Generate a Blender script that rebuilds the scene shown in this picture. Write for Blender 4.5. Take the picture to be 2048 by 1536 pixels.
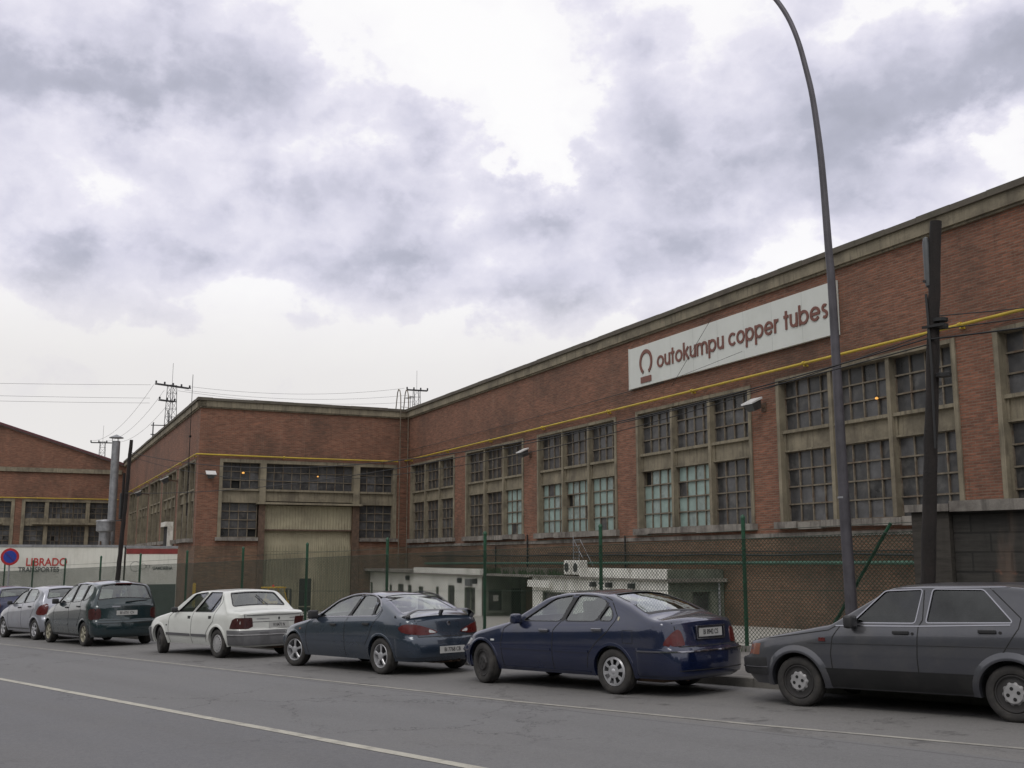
import bpy, bmesh, math, random
import numpy as np
from math import radians as R, sin, cos, pi, atan, atan2, sqrt
from mathutils import Vector, Matrix
from mathutils.bvhtree import BVHTree
random.seed(7)
SC = bpy.context.scene
COL = SC.collection
for o in list(bpy.data.objects): bpy.data.objects.remove(o)

# ------------------------------------------------------------------ camera
EYE = 1.53          # above the road beside the camera
S = 0.0232          # fall of the street towards -X
cam = bpy.data.cameras.new('camera'); camo = bpy.data.objects.new('camera', cam); COL.objects.link(camo)
cam.sensor_width = 36; cam.lens = 36*2145/2048
cam.clip_start = .1; cam.clip_end = 6000
camo.location = (0, 0, EYE)
HEAD = R(180-41.8)  # heading measured from +X
pitch = atan(347/2145)
camo.rotation_euler = (pi/2+pitch, 0, HEAD-pi/2)
SC.camera = camo
SC.render.resolution_x = 1024; SC.render.resolution_y = 768
SC.render.engine = 'CYCLES'
SC.view_settings.view_transform = 'Standard'; SC.view_settings.look = 'None'
SC.view_settings.exposure = 0.06; SC.view_settings.gamma = 1

# ------------------------------------------------------------------ node helpers
class NT:
    def __init__(s, nt): s.nt = nt; s.n = nt.nodes; s.l = nt.links
    def new(s, t, **k):
        n = s.n.new(t)
        for a, b in k.items():
            if a == 'inp':
                for i, v in b.items(): s.put(n, i, v)
            else: setattr(n, a, b)
        return n
    def put(s, n, i, v):
        if isinstance(v, bpy.types.NodeSocket): s.l.new(v, n.inputs[i])
        else: n.inputs[i].default_value = v
    def math(s, op, a, b=None, c=None, clamp=False):
        n = s.n.new('ShaderNodeMath'); n.operation = op; n.use_clamp = clamp
        s.put(n, 0, a)
        if b is not None: s.put(n, 1, b)
        if c is not None: s.put(n, 2, c)
        return n.outputs[0]
    def mix(s, f, a, b, mode='MIX'):
        n = s.n.new('ShaderNodeMix'); n.data_type = 'RGBA'; n.blend_type = mode
        s.put(n, 0, f)
        for i, v in ((6, a), (7, b)):
            if not isinstance(v, bpy.types.NodeSocket): v = tuple(v)+(1,) if len(v) == 3 else v
            s.put(n, i, v)
        return n.outputs[2]
    def noise(s, vec, scale, detail=4, rough=.55, out=0, dist=0):
        n = s.n.new('ShaderNodeTexNoise'); n.inputs['Scale'].default_value = scale
        n.inputs['Detail'].default_value = detail; n.inputs['Roughness'].default_value = rough
        n.inputs['Distortion'].default_value = dist
        if vec is not None: s.l.new(vec, n.inputs['Vector'])
        return n.outputs[out]
    def vmul(s, vec, xyz):
        n = s.n.new('ShaderNodeVectorMath'); n.operation = 'MULTIPLY'; s.put(n, 0, vec); n.inputs[1].default_value = xyz
        return n.outputs[0]
    def ramp(s, f, pts):
        n = s.n.new('ShaderNodeValToRGB'); e = n.color_ramp.elements
        while len(e) < len(pts): e.new(.5)
        for i, (p, c) in enumerate(pts):
            e[i].position = p; e[i].color = (c, c, c, 1) if not hasattr(c, '__len__') else tuple(c)+(1,)
        s.put(n, 0, f); return n.outputs[0]
    def smooth(s, x, a, b):
        n = s.n.new('ShaderNodeMapRange'); n.interpolation_type = 'SMOOTHSTEP'
        s.put(n, 0, x); n.inputs[1].default_value = a; n.inputs[2].default_value = b
        return n.outputs[0]

# ------------------------------------------------------------------ world: overcast sky with broken cloud
SUN_EL, SUN_AZ = R(52), R(-60)    # direction the sun stands in, measured from +X
world = bpy.data.worlds.new('World'); SC.world = world; world.use_nodes = True
W = NT(world.node_tree); W.n.clear()
tc = W.new('ShaderNodeTexCoord').outputs['Generated']
sep = W.new('ShaderNodeSeparateXYZ', inp={0: tc})
dx, dy, dz = sep.outputs
az = W.math('MULTIPLY', W.math('ARCTAN2', dy, dx), 180/pi)
el = W.math('MULTIPLY', W.math('ARCSINE', dz), 180/pi)
cv = W.vmul(tc, (1, 1, 1.35))
nA = W.new('ShaderNodeSeparateColor', inp={0: W.noise(cv, 7.5, 8, .55, out=1)}).outputs
nB = W.new('ShaderNodeSeparateColor', inp={0: W.noise(cv, 22, 7, .6, out=1)}).outputs
az_w = W.math('ADD', az, W.math('ADD', W.math('MULTIPLY_ADD', nA[0], 9, -4.5), W.math('MULTIPLY_ADD', nB[0], 4, -2)))
el_w = W.math('ADD', el, W.math('ADD', W.math('MULTIPLY_ADD', nA[1], 6, -3), W.math('MULTIPLY_ADD', nB[1], 3.4, -1.7)))
# cloud masses by compass bearing and height above the horizon: (azimuth, elevation, half widths, weight)
BL = [(160.5, 23.2, 6.5, 1.5, .55), (155, 25.5, 11, 3.4, .42), (150, 22.8, 4, 1.6, .25), (145.5, 18.6, 4.2, 1.9, .50), (143.8, 15.7, 4.0, 1.3, .55), (150.5, 19.8, 3.0, 1.0, .28),
      (162, 14.4, 3.4, 1.1, .50), (153.5, 15.3, 5, 1.3, .34), (158, 12.6, 3, 1.2, .25), (156, 19.0, 7, 2.0, .12), (125.8, 19.6, 5.6, 1.9, .55), (117.5, 21.8, 4.6, 2.2, .55), (113, 25.2, 3.8, 2.2, .62),
      (130.3, 24.2, 2.6, 3.0, .42), (121.5, 24.5, 5, 3.0, .38), (137.3, 17.2, 3.0, 1.2, .42), (138, 13.6, 6, 1.2, .46), (131, 15.6, 6, 1.6, .42), (120, 17.6, 5, 1.8, .36), (139.2, 20.6, 1.3, 2.2, .38), (143, 21.0, 1.8, 1.6, .30), (146.5, 20.3, 1.2, 1.0, .22),
      (112, 34, 14, 4, .5), (172, 20, 8, 8, .5), (98, 18, 9, 9, .5), (140, 42, 30, 7, .35), (138, 18, 28, 7, .10),
      (139.8, 26.2, 3.6, 2.6, -.8), (137.0, 23.0, 1.8, 1.6, -.7), (136.0, 20.9, 1.2, .8, -.55), (113.0, 20.9, 2.2, 1.2, -.55), (150, 10.6, 10, 1.1, -.3)]
acc = None
for (a, e, sa, se, wgt) in BL:
    da = W.math('MULTIPLY', W.math('SUBTRACT', az_w, a), 1/sa)
    de = W.math('MULTIPLY', W.math('SUBTRACT', el_w, e), 1/se)
    q = W.math('ADD', W.math('MULTIPLY', da, da), W.math('MULTIPLY', de, de))
    g = W.math('MULTIPLY', W.math('EXPONENT', W.math('MULTIPLY', q, -.8)), wgt)
    acc = g if acc is None else W.math('ADD', acc, g)
fine = W.noise(cv, 12, 7, .5)
broad = W.noise(cv, 5.0, 5, .5)
wv = W.new('ShaderNodeVectorMath', operation='ADD', inp={0: cv, 1: W.vmul(W.noise(cv, 9, 6, .6, out=1), (.16, .16, .16))}).outputs[0]
def puff(sc):
    n = W.new('ShaderNodeTexVoronoi', feature='F1', inp={'Vector': wv, 'Scale': sc}); return n.outputs[0]
pf = W.math('ADD', W.math('MULTIPLY_ADD', puff(9), -.60, .27), W.math('MULTIPLY_ADD', puff(20), -.26, .11))
pf = W.math('ADD', pf, W.math('MULTIPLY_ADD', puff(45), -.09, .035))
dens = W.math('ADD', W.math('ADD', acc, pf), W.math('ADD', W.math('MULTIPLY_ADD', fine, .5, -.25), W.math('MULTIPLY_ADD', broad, .45, -.225)))
cl = W.ramp(W.math('MULTIPLY_ADD', dens, .56, .172, clamp=True),
            [(0, (1.0, .99, .99)), (.18, (.97, .955, .97)), (.25, (.83, .81, .90)), (.40, (.68, .67, .78)), (.56, (.49, .495, .59)), (.8, (.36, .37, .44))])
hz = W.smooth(el, 15.5, 8.0)
warm = W.mix(hz, cl, (.765, .735, .715))
warm = W.mix(W.math('MULTIPLY', hz, .22), warm, cl)
sky = W.new('ShaderNodeTexSky', sky_type='NISHITA', sun_disc=False, sun_elevation=SUN_EL, sun_rotation=pi/2-SUN_AZ)
skyc = W.mix(1.0, sky.outputs[0], (.09, .09, .09), 'MULTIPLY')
thin = W.mix(.06, warm, skyc)
up = W.smooth(dz, -.05, 0.0)
fincol = W.mix(up, (.12, .115, .11), thin)
bg = W.new('ShaderNodeBackground', inp={0: fincol, 1: 1.0})
wo = W.new('ShaderNodeOutputWorld'); W.l.new(bg.outputs[0], wo.inputs[0])
world.cycles.sampling_method = 'MANUAL'; world.cycles.sample_map_resolution = 512

sun = bpy.data.lights.new('sun', 'SUN'); sun.energy = .75; sun.angle = R(22); sun.color = (1, .96, .9)
suno = bpy.data.objects.new('sun', sun); COL.objects.link(suno)
suno.rotation_euler = Vector((cos(SUN_AZ)*cos(SUN_EL), sin(SUN_AZ)*cos(SUN_EL), sin(SUN_EL))).to_track_quat('Z', 'Y').to_euler()

# ------------------------------------------------------------------ materials
def M(name, col, rough=.6, metal=0, coat=0, var=.25, scale=3.0, bump=0, streak=0, emit=0, dirt=None, dscale=.6, damt=.5, fine=0, spec=None):
    m = bpy.data.materials.new(name); m.use_nodes = True
    t = NT(m.node_tree); t.n.clear()
    b = t.new('ShaderNodeBsdfPrincipled'); out = t.new('ShaderNodeOutputMaterial'); t.l.new(b.outputs[0], out.inputs[0])
    oc = t.new('ShaderNodeTexCoord').outputs['Object']
    c = tuple(col)
    n = t.noise(oc, scale, 5, .6)
    cc = t.mix(t.smooth(n, .25, .75), tuple(x*(1-var) for x in c), tuple(min(1, x*(1+var*.7)) for x in c))
    if streak:
        sn = t.noise(t.vmul(oc, (4.5, 4.5, .35)), 1.6, 5, .65)
        cc = t.mix(t.math('MULTIPLY', t.smooth(sn, .48, .72), streak), cc, tuple(x*.32 for x in c))
    if dirt:
        dn = t.noise(oc, dscale, 6, .65)
        cc = t.mix(t.math('MULTIPLY', t.smooth(dn, .45, .7), damt), cc, dirt)
    if fine:
        fn = t.noise(oc, 90, 2, .7)
        cc = t.mix(t.math('MULTIPLY', t.smooth(fn, .3, .7), fine), cc, tuple(x*.45 for x in c))
    t.put(b, 'Base Color', cc); t.put(b, 'Metallic', metal)
    rn = t.math('MULTIPLY_ADD', n, .25, rough-.12)
    t.put(b, 'Roughness', rn)
    if coat: t.put(b, 'Coat Weight', coat); t.put(b, 'Coat Roughness', .06)
    if spec is not None: t.put(b, 'Specular IOR Level', spec)
    if bump:
        bn = t.new('ShaderNodeBump', inp={'Strength': bump, 'Distance': .02, 'Height': t.noise(oc, scale*6, 5, .7)})
        t.l.new(bn.outputs[0], b.inputs['Normal'])
    if emit: t.put(b, 'Emission Color', tuple(c)+(1,)); t.put(b, 'Emission Strength', emit)
    return m

def brick(name, c1, c2, mort, dark=(.045, .035, .028), damt=.45, bw=.25, rh=.075, mw=.014, low=False):
    m = bpy.data.materials.new(name); m.use_nodes = True
    t = NT(m.node_tree); t.n.clear()
    b = t.new('ShaderNodeBsdfPrincipled'); out = t.new('ShaderNodeOutputMaterial'); t.l.new(b.outputs[0], out.inputs[0])
    tcn = t.new('ShaderNodeTexCoord'); oc = tcn.outputs['Object']
    sp = t.new('ShaderNodeSeparateXYZ', inp={0: oc}); sn = t.new('ShaderNodeSeparateXYZ', inp={0: tcn.outputs['Normal']})
    u = t.math('ADD', t.math('MULTIPLY', sp.outputs[0], t.math('ABSOLUTE', sn.outputs[1])), t.math('MULTIPLY', sp.outputs[1], t.math('ABSOLUTE', sn.outputs[0])))
    v = t.new('ShaderNodeCombineXYZ', inp={0: u, 1: sp.outputs[2], 2: 0.0}).outputs[0]
    br = t.new('ShaderNodeTexBrick', offset=.5, inp={'Vector': v, 'Color1': c1+(1,), 'Color2': c2+(1,), 'Mortar': mort+(1,), 'Scale': 1.0,
               'Mortar Size': mw, 'Mortar Smooth': .25, 'Bias': .1, 'Brick Width': bw, 'Row Height': rh})
    row = t.noise(t.vmul(v, (1.1, 9, 1)), 1.6, 5, .75)
    cc = t.mix(t.math('MULTIPLY', t.smooth(row, .36, .72), .7), br.outputs[0], tuple(x*.42 for x in c2))
    row2 = t.noise(t.vmul(v, (.8, 14, 1)), 1.0, 3, .6)
    cc = t.mix(t.math('MULTIPLY', t.smooth(row2, .58, .75), .4), cc, tuple(min(1, x*1.45) for x in c1))
    pat = t.noise(oc, .22, 7, .68)
    cc = t.mix(t.math('MULTIPLY', t.smooth(pat, .43, .68), damt*1.2), cc, dark)
    pat2 = t.noise(t.vmul(oc, (1.6, 1.6, .25)), .9, 5, .6)
    cc = t.mix(t.math('MULTIPLY', t.smooth(pat2, .56, .75), .3), cc, (.28, .19, .14))
    ef = t.noise(t.vmul(v, (1, 1.6, 1)), 1.3, 6, .7)
    cc = t.mix(t.math('MULTIPLY', t.smooth(ef, .60, .72), .35), cc, (.36, .15, .09))
    run = t.noise(t.vmul(oc, (2.6, 2.6, .16)), 1.5, 5, .7)
    cc = t.mix(t.math('MULTIPLY', t.smooth(run, .55, .74), .42), cc, dark)
    t.put(b, 'Base Color', cc); t.put(b, 'Roughness', .88)
    bn = t.new('ShaderNodeBump', inp={'Strength': .5, 'Distance': .012, 'Height': t.math('SUBTRACT', 1.0, br.outputs[1])})
    t.l.new(bn.outputs[0], b.inputs['Normal'])
    return m

def glass_mat(name, tint=(.62, .68, .66), base=.07, refl=1.0, rough=.02):
    m = bpy.data.materials.new(name); m.use_nodes = True
    t = NT(m.node_tree); t.n.clear()
    out = t.new('ShaderNodeOutputMaterial')
    fr = t.new('ShaderNodeFresnel', inp={0: 1.5}).outputs[0]
    n = t.noise(t.new('ShaderNodeTexCoord').outputs['Object'], 2.5, 4, .6)
    f = t.math('ADD', t.math('MULTIPLY', fr, refl), t.math('MULTIPLY_ADD', n, .06, base-.03), clamp=True)
    gl = t.new('ShaderNodeBsdfGlossy', inp={0: (.92, .95, .96, 1), 1: rough})
    tr = t.new('ShaderNodeBsdfTransparent', inp={0: tint+(1,)})
    mx = t.new('ShaderNodeMixShader', inp={0: f}); t.l.new(tr.outputs[0], mx.inputs[1]); t.l.new(gl.outputs[0], mx.inputs[2])
    t.l.new(mx.outputs[0], out.inputs[0]); return m

MT = dict(
 brick=brick('red_brick', (.325, .132, .080), (.190, .078, .048), (.215, .150, .11)),
 brick_low=brick('stained_brick', (.25, .13, .078), (.17, .095, .06), (.18, .14, .10), damt=.6),
 block=brick('dark_blockwork', (.060, .056, .05), (.045, .042, .038), (.025, .024, .022), dark=(.02, .02, .018), damt=.5, bw=.6, rh=.3, mw=.018),
 conc=M('stained_concrete', (.255, .222, .160), .9, var=.3, scale=1.2, bump=.4, streak=.75, dirt=(.10, .085, .065), dscale=.9, damt=.75, fine=.3),
 conc_grey=M('grey_concrete', (.26, .24, .215), .9, var=.35, scale=2, bump=.5, streak=.8, dirt=(.07, .055, .05), dscale=1.2, damt=.85, fine=.3),
 coping=M('dark_coping', (.12, .105, .085), .9, var=.4, scale=1.5, bump=.3, dirt=(.035, .04, .025), dscale=1.5, damt=.6),
 bar=M('glazing_bar_paint', (.17, .145, .11), .8, var=.35, scale=5, dirt=(.09, .05, .03), dscale=3, damt=.7),
 pane=M('dusty_dark_glass', (.038, .038, .040), .30, var=.55, scale=1.3, dirt=(.125, .12, .115), dscale=2.2, damt=.65, spec=.5),
 pane_b=M('dusty_grey_glass', (.060, .060, .063), .32, var=.45, scale=1.7, dirt=(.115, .108, .10), dscale=3, damt=.6, spec=.4),
 pane_c=M('pale_dusty_glass', (.10, .10, .105), .4, var=.4, scale=2.5, dirt=(.07, .065, .06), dscale=4, damt=.6),
 teal_b=M('faded_turquoise_sheet', (.27, .33, .315), .5, var=.25, scale=3, dirt=(.15, .17, .16), dscale=5, damt=.7),
 teal=M('turquoise_sheet', (.27, .36, .335), .5, var=.15, scale=2, dirt=(.17, .23, .21), dscale=2.5, damt=.5),
 black=M('black_void', (.012, .012, .012), .8),
 pipe=M('yellow_pipe_paint', (.50, .36, .035), .5, var=.15, scale=4, dirt=(.22, .16, .05), dscale=2, damt=.5),
 sheet=M('cream_sheet_metal', (.37, .335, .235), .7, var=.15, scale=.8, streak=.25, dirt=(.17, .145, .105), dscale=.5, damt=.5),
 rust=M('rusty_steel', (.13, .085, .06), .8, metal=.2, var=.4, scale=6, dirt=(.06, .04, .035), dscale=4),
 galv=M('galvanised_steel', (.30, .305, .32), .5, metal=.55, var=.25, scale=3, streak=.35),
 lamp_grey=M('weathered_lamp_post_steel', (.085, .08, .092), .5, metal=.35, var=.3, scale=3, streak=.5),
 green=M('green_fence_paint', (.012, .070, .034), .5, var=.25, scale=6),
 wire=M('green_plastic_wire', (.014, .032, .018), .55, var=.2, scale=4),
 wood=M('tarred_wood', (.018, .014, .013), .85, var=.45, scale=4, bump=.5, streak=.5),
 cable=M('black_cable', (.012, .012, .013), .6),
 thin=M('pale_power_wire', (.10, .10, .11), .6),
 white=M('white_painted_render', (.76, .75, .70), .8, var=.1, scale=2, streak=.4, dirt=(.30, .285, .24), dscale=1.3, damt=.65),
 greyren=M('grey_render', (.15, .16, .13), .85, var=.3, scale=2, streak=.4),
 sign=M('white_sign_face', (.60, .62, .59), .5, var=.05, scale=.6, dirt=(.50, .52, .48), dscale=.8, damt=.4),
 copper=M('copper_brown_lettering', (.155, .052, .035), .5, var=.12, scale=5),
 lightbox=M('floodlight_white', (.62, .62, .62), .4, var=.05),
 floodgrey=M('floodlight_grey', (.10, .105, .11), .5, metal=.3),
 glow=M('orange_lamp_glow', (1.0, .50, .12), .5, var=0, emit=.7),
 trailer=M('trailer_white', (.66, .655, .60), .45, var=.06, scale=1, streak=.2, dirt=(.45, .44, .38), dscale=.7, damt=.5),
 trailer_dark=M('trailer_dark_skirt', (.04, .055, .05), .7),
 trailer_red=M('trailer_red_band', (.20, .03, .028), .5),
 redtext=M('red_lettering', (.42, .035, .03), .5, var=.1),
 greytext=M('grey_lettering', (.07, .07, .07), .6),
 tyre=M('tyre_rubber', (.032, .030, .029), .85, var=.3, scale=9, dirt=(.075, .068, .06), dscale=6, damt=.5),
 rim=M('silver_wheel_paint', (.48, .48, .50), .38, metal=.6, var=.15, scale=8),
 rim_dull=M('dusty_hubcap', (.36, .355, .36), .5, metal=.3, var=.2, scale=8),
 rim_dark=M('black_steel_wheel', (.028, .026, .026), .6, var=.3),
 rim_gold=M('tan_wheel_paint', (.33, .31, .24), .5, metal=.4, var=.2),
 chrome=M('chrome_trim', (.30, .30, .33), .18, metal=1, var=.05),
 plastic=M('black_plastic', (.022, .022, .024), .5, var=.2),
 plastic_grey=M('grey_plastic_bumper', (.11, .11, .115), .6, var=.15, scale=6),
 inner=M('dark_car_interior', (.022, .023, .025), .8, var=.3),
 seat=M('grey_seat_cloth', (.075, .078, .082), .9, var=.3, scale=12),
 redlamp=M('red_lamp_lens', (.085, .006, .006), .30, coat=.15, var=.25, scale=12),
 darkred=M('smoked_lamp_lens', (.045, .008, .008), .30, coat=.15, var=.3, scale=12),
 amber=M('amber_lens', (.20, .085, .06), .2, coat=.5),
 clear=M('clear_lens', (.55, .56, .56), .12, coat=.7),
 plate=M('number_plate_white', (.42, .42, .41), .5, var=.06),
 ink=M('plate_ink', (.02, .02, .02), .6),
 paintline=M('worn_road_paint', (.44, .42, .36), .8, var=.15, scale=6, dirt=(.20, .19, .17), dscale=5, damt=.8, fine=.35),
 kerb=M('kerb_stone', (.20, .19, .175), .9, var=.3, scale=2, bump=.3, fine=.3, dirt=(.07, .065, .06), dscale=2),
 yellow=M('yellow_machine_paint', (.55, .36, .03), .5, var=.2, scale=4, dirt=(.2, .14, .04), dscale=3),
 redpl=M('red_beacon_plastic', (.5, .03, .03), .3),
 blue=M('blue_sign_face', (.02, .05, .30), .45, var=.1),
 redsign=M('red_sign_rim', (.40, .02, .025), .45, var=.1),
 roofing=M('roof_felt', (.09, .085, .08), .9),
 hill=M('hill_scrub', (.045, .06, .035), .95, var=.4, scale=.01),
 steel_dark=M('dark_lattice_steel', (.05, .05, .055), .6, metal=.4),
 moss=M('moss_growth', (.03, .055, .02), .95, var=.4, scale=8),
)
CARGLASS = glass_mat('car_glass', (.74, .80, .77), base=.085, refl=1.5)
CARGLASS_D = glass_mat('tinted_car_glass', (.22, .235, .24), base=.02, refl=1.0)
def paint(name, c, metal=.45, rough=.32, coat=.8, dirt=(.12, .115, .11), damt=.25):
    return M(name, c, rough, metal=metal, coat=coat, var=.07, scale=1.2, dirt=dirt, dscale=2.2, damt=damt)

def asphalt(name):
    m = bpy.data.materials.new(name); m.use_nodes = True
    t = NT(m.node_tree); t.n.clear()
    b = t.new('ShaderNodeBsdfPrincipled'); out = t.new('ShaderNodeOutputMaterial'); t.l.new(b.outputs[0], out.inputs[0])
    oc = t.new('ShaderNodeTexCoord').outputs['Object']
    sp = t.new('ShaderNodeSeparateXYZ', inp={0: oc})
    wob = t.math('MULTIPLY_ADD', t.noise(oc, .8, 3), .12, -.06)
    y = t.math('ADD', sp.outputs[1], wob)
    lane = t.smooth(y, 9.05, 9.2)          # parking strip is an older, paler surface
    near = t.smooth(y, 5.95, 5.7)
    c = t.mix(lane, (.138, .138, .141), (.152, .147, .141))
    c = t.mix(near, c, (.116, .117, .126))
    # polished wheel tracks
    for yc in (6.7, 8.25, 4.9, 3.3):
        tr = t.smooth(t.math('ABSOLUTE', t.math('SUBTRACT', y, yc)), .42, .05)
        c = t.mix(t.math('MULTIPLY', t.math('MULTIPLY', tr, .38), t.smooth(t.noise(t.vmul(oc, (.12, .8, 1)), 1.2, 4, .6), .3, .65)), c, (.098, .096, .096))
    wheel = t.noise(t.vmul(oc, (.06, 1.3, 1)), 1.0, 4, .6)
    c = t.mix(t.math('MULTIPLY', t.smooth(wheel, .42, .7), .35), c, (.088, .087, .090))
    big = t.noise(oc, .5, 6, .65)
    c = t.mix(t.math('MULTIPLY', t.smooth(big, .42, .68), .3), c, (.160, .154, .152))
    sp1 = t.noise(oc, 45, 3, .8)
    c = t.mix(t.math('MULTIPLY', t.smooth(sp1, .38, .66), .42), c, (.065, .062, .06))
    sp0 = t.noise(oc, 16, 4, .75)
    c = t.mix(t.math('MULTIPLY', t.smooth(sp0, .40, .62), .22), c, (.18, .175, .17))
    sp2 = t.noise(oc, 120, 2, .8)
    c = t.mix(t.math('MULTIPLY', t.smooth(sp2, .58, .7), .4), c, (.28, .27, .27))
    oil = t.noise(oc, 1.7, 5, .7)
    c = t.mix(t.math('MULTIPLY', t.math('MULTIPLY', t.smooth(oil, .56, .68), .75), lane), c, (.055, .052, .05))
    # cracks
    vo = t.new('ShaderNodeTexVoronoi', feature='DISTANCE_TO_EDGE', inp={'Vector': t.new('ShaderNodeVectorMath', operation='ADD', inp={0: oc, 1: t.noise(oc, 2.0, 5, .7, out=1)}).outputs[0], 'Scale': .42})
    cr = t.math('MULTIPLY', t.math('MULTIPLY', t.smooth(vo.outputs[0], .008, .0015), .8), t.smooth(t.noise(oc, .22, 3), .42, .6))
    c = t.mix(cr, c, (.03, .028, .027))
    seam = t.smooth(t.math('ABSOLUTE', t.math('SUBTRACT', y, 9.02)), .03, .0)
    c = t.mix(t.math('MULTIPLY', seam, .6), c, (.05, .045, .045))
    t.put(b, 'Base Color', c); t.put(b, 'Roughness', t.math('MULTIPLY_ADD', big, .2, .68))
    bn = t.new('ShaderNodeBump', inp={'Strength': .5, 'Distance': .006, 'Height': t.math('ADD', sp1, sp2)})
    t.l.new(bn.outputs[0], b.inputs['Normal'])
    return m
ASPH = asphalt('worn_asphalt')
PAVE = M('pavement_concrete', (.165, .155, .145), .9, var=.25, scale=1.5, fine=.45, dirt=(.09, .085, .08), dscale=.8, damt=.5, bump=.3)
YARD = M('yard_concrete', (.36, .345, .31), .9, var=.15, scale=.6, dirt=(.24, .225, .20), dscale=.5, damt=.5, fine=.2)

# ------------------------------------------------------------------ mesh helpers
def tag(o, label=None, cat=None, group=None, kind=None):
    if label: o['label'] = label
    if cat: o['category'] = cat
    if group: o['group'] = group
    if kind: o['kind'] = kind
    return o
def empty(name, loc=(0, 0, 0), rz=0, label=None, cat=None, group=None, rot=None):
    o = bpy.data.objects.new(name, None); COL.objects.link(o); o.location = loc
    o.rotation_euler = rot if rot else (0, 0, rz); o.empty_display_size = .3
    return tag(o, label, cat, group)
class MB:
    def __init__(s): s.v = []; s.f = []; s.m = []
    def add(s, vs, fs, mi=0):
        k = len(s.v); s.v += [tuple(p) for p in vs]; s.f += [tuple(i+k for i in f) for f in fs]; s.m += [mi]*len(fs); return s
    def box(s, x0, x1, y0, y1, z0, z1, mi=0):
        vs = [(x, y, z) for x in (x0, x1) for y in (y0, y1) for z in (z0, z1)]
        return s.add(vs, [(0, 1, 3, 2), (4, 6, 7, 5), (0, 4, 5, 1), (2, 3, 7, 6), (0, 2, 6, 4), (1, 5, 7, 3)], mi)
    def bbox(s, x0, x1, y0, y1, z0, z1, b, mi=0):      # chamfered box
        bm = bmesh.new(); bmesh.ops.create_cube(bm, size=1)
        for v in bm.verts: v.co = ((x0+x1)/2+v.co.x*(x1-x0), (y0+y1)/2+v.co.y*(y1-y0), (z0+z1)/2+v.co.z*(z1-z0))
        bmesh.ops.bevel(bm, geom=list(bm.edges), offset=b, segments=2, affect='EDGES', profile=.6)
        bm.verts.index_update(); s.add([v.co[:] for v in bm.verts], [[v.index for v in f.verts] for f in bm.faces], mi); bm.free(); return s
    def quad(s, a, b, c, d, mi=0): return s.add([a, b, c, d], [(0, 1, 2, 3)], mi)
    def bar(s, p, q, w, h=None, mi=0):
        p, q = Vector(p), Vector(q); h = h or w; d = (q-p).normalized()
        u = d.cross(Vector((0, 0, 1)) if abs(d.z) < .95 else Vector((0, 1, 0))).normalized(); n = u.cross(d)
        vs = []
        for c in (p, q):
            for a, b in ((-1, -1), (1, -1), (1, 1), (-1, 1)): vs.append(c+u*a*w/2+n*b*h/2)
        return s.add(vs, [(0, 1, 2, 3), (7, 6, 5, 4), (0, 4, 5, 1), (1, 5, 6, 2), (2, 6, 7, 3), (3, 7, 4, 0)], mi)
    def tube(s, pts, r, n=8, mi=0, cap=True):
        pts = [Vector(p) for p in pts]; rs = r if hasattr(r, '__len__') else [r]*len(pts)
        k = len(s.v); up = None
        for i, p in enumerate(pts):
            d = (pts[min(i+1, len(pts)-1)]-pts[max(i-1, 0)]).normalized()
            ref = Vector((0, 0, 1)) if abs(d.z) < .9 else Vector((1, 0, 0))
            u = d.cross(ref).normalized() if up is None else (up-d*up.dot(d)).normalized()
            up = u; w = d.cross(u)
            for j in range(n):
                a = 2*pi*j/n; s.v.append(tuple(p+(u*cos(a)+w*sin(a))*rs[i]))
        for i in range(len(pts)-1):
            for j in range(n):
                a = k+i*n+j; b = k+i*n+(j+1) % n; s.f.append((a, b, b+n, a+n)); s.m.append(mi)
        if cap:
            s.f.append(tuple(k+j for j in range(n))[::-1]); s.f.append(tuple(k+(len(pts)-1)*n+j for j in range(n))); s.m += [mi, mi]
        return s
    def lathe(s, prof, c=(0, 0, 0), axis='y', n=32, mi=0, sgn=1):   # prof: (radius, offset along axis)
        k = len(s.v)
        for (r, h) in prof:
            for j in range(n):
                a = 2*pi*j/n
                if axis == 'y': p = (c[0]+r*cos(a), c[1]+h*sgn, c[2]+r*sin(a))
                elif axis == 'z': p = (c[0]+r*cos(a), c[1]+r*sin(a), c[2]+h)
                else: p = (c[0]+h*sgn, c[1]+r*cos(a), c[2]+r*sin(a))
                s.v.append(p)
        for i in range(len(prof)-1):
            for j in range(n):
                a = k+i*n+j; b = k+i*n+(j+1) % n; s.f.append((a, b, b+n, a+n)); s.m.append(mi)
        return s
    def prism(s, outline, y0, y1, plane='xz', mi=0):
        n = len(outline)
        def P(a, b, h): return {'xz': (a, h, b), 'yz': (h, a, b), 'xy': (a, b, h)}[plane]
        vs = [P(a, b, y0) for a, b in outline]+[P(a, b, y1) for a, b in outline]
        fs = [tuple(range(n))[::-1], tuple(range(n, 2*n))]+[(i, (i+1) % n, n+(i+1) % n, n+i) for i in range(n)]
        return s.add(vs, fs, mi)
    def build(s, name, mats, parent=None, smooth=None, loc=None, recalc=True, bevel=0):
        me = bpy.data.meshes.new(name); me.from_pydata(s.v, [], s.f)
        mats = mats if isinstance(mats, (list, tuple)) else [mats]
        for m in mats: me.materials.append(m)
        me.polygons.foreach_set('material_index', s.m)
        if recalc:
            bm = bmesh.new(); bm.from_mesh(me); bmesh.ops.recalc_face_normals(bm, faces=bm.faces); bm.to_mesh(me); bm.free()
        if smooth is not None:
            me.shade_smooth(); me.set_sharp_from_angle(angle=R(smooth))
        me.update()
        o = bpy.data.objects.new(name, me); COL.objects.link(o)
        if parent: o.parent = parent
        if loc: o.location = loc
        if bevel:
            b = o.modifiers.new('b', 'BEVEL'); b.width = bevel; b.segments = 2; b.limit_method = 'ANGLE'
        return o
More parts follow.
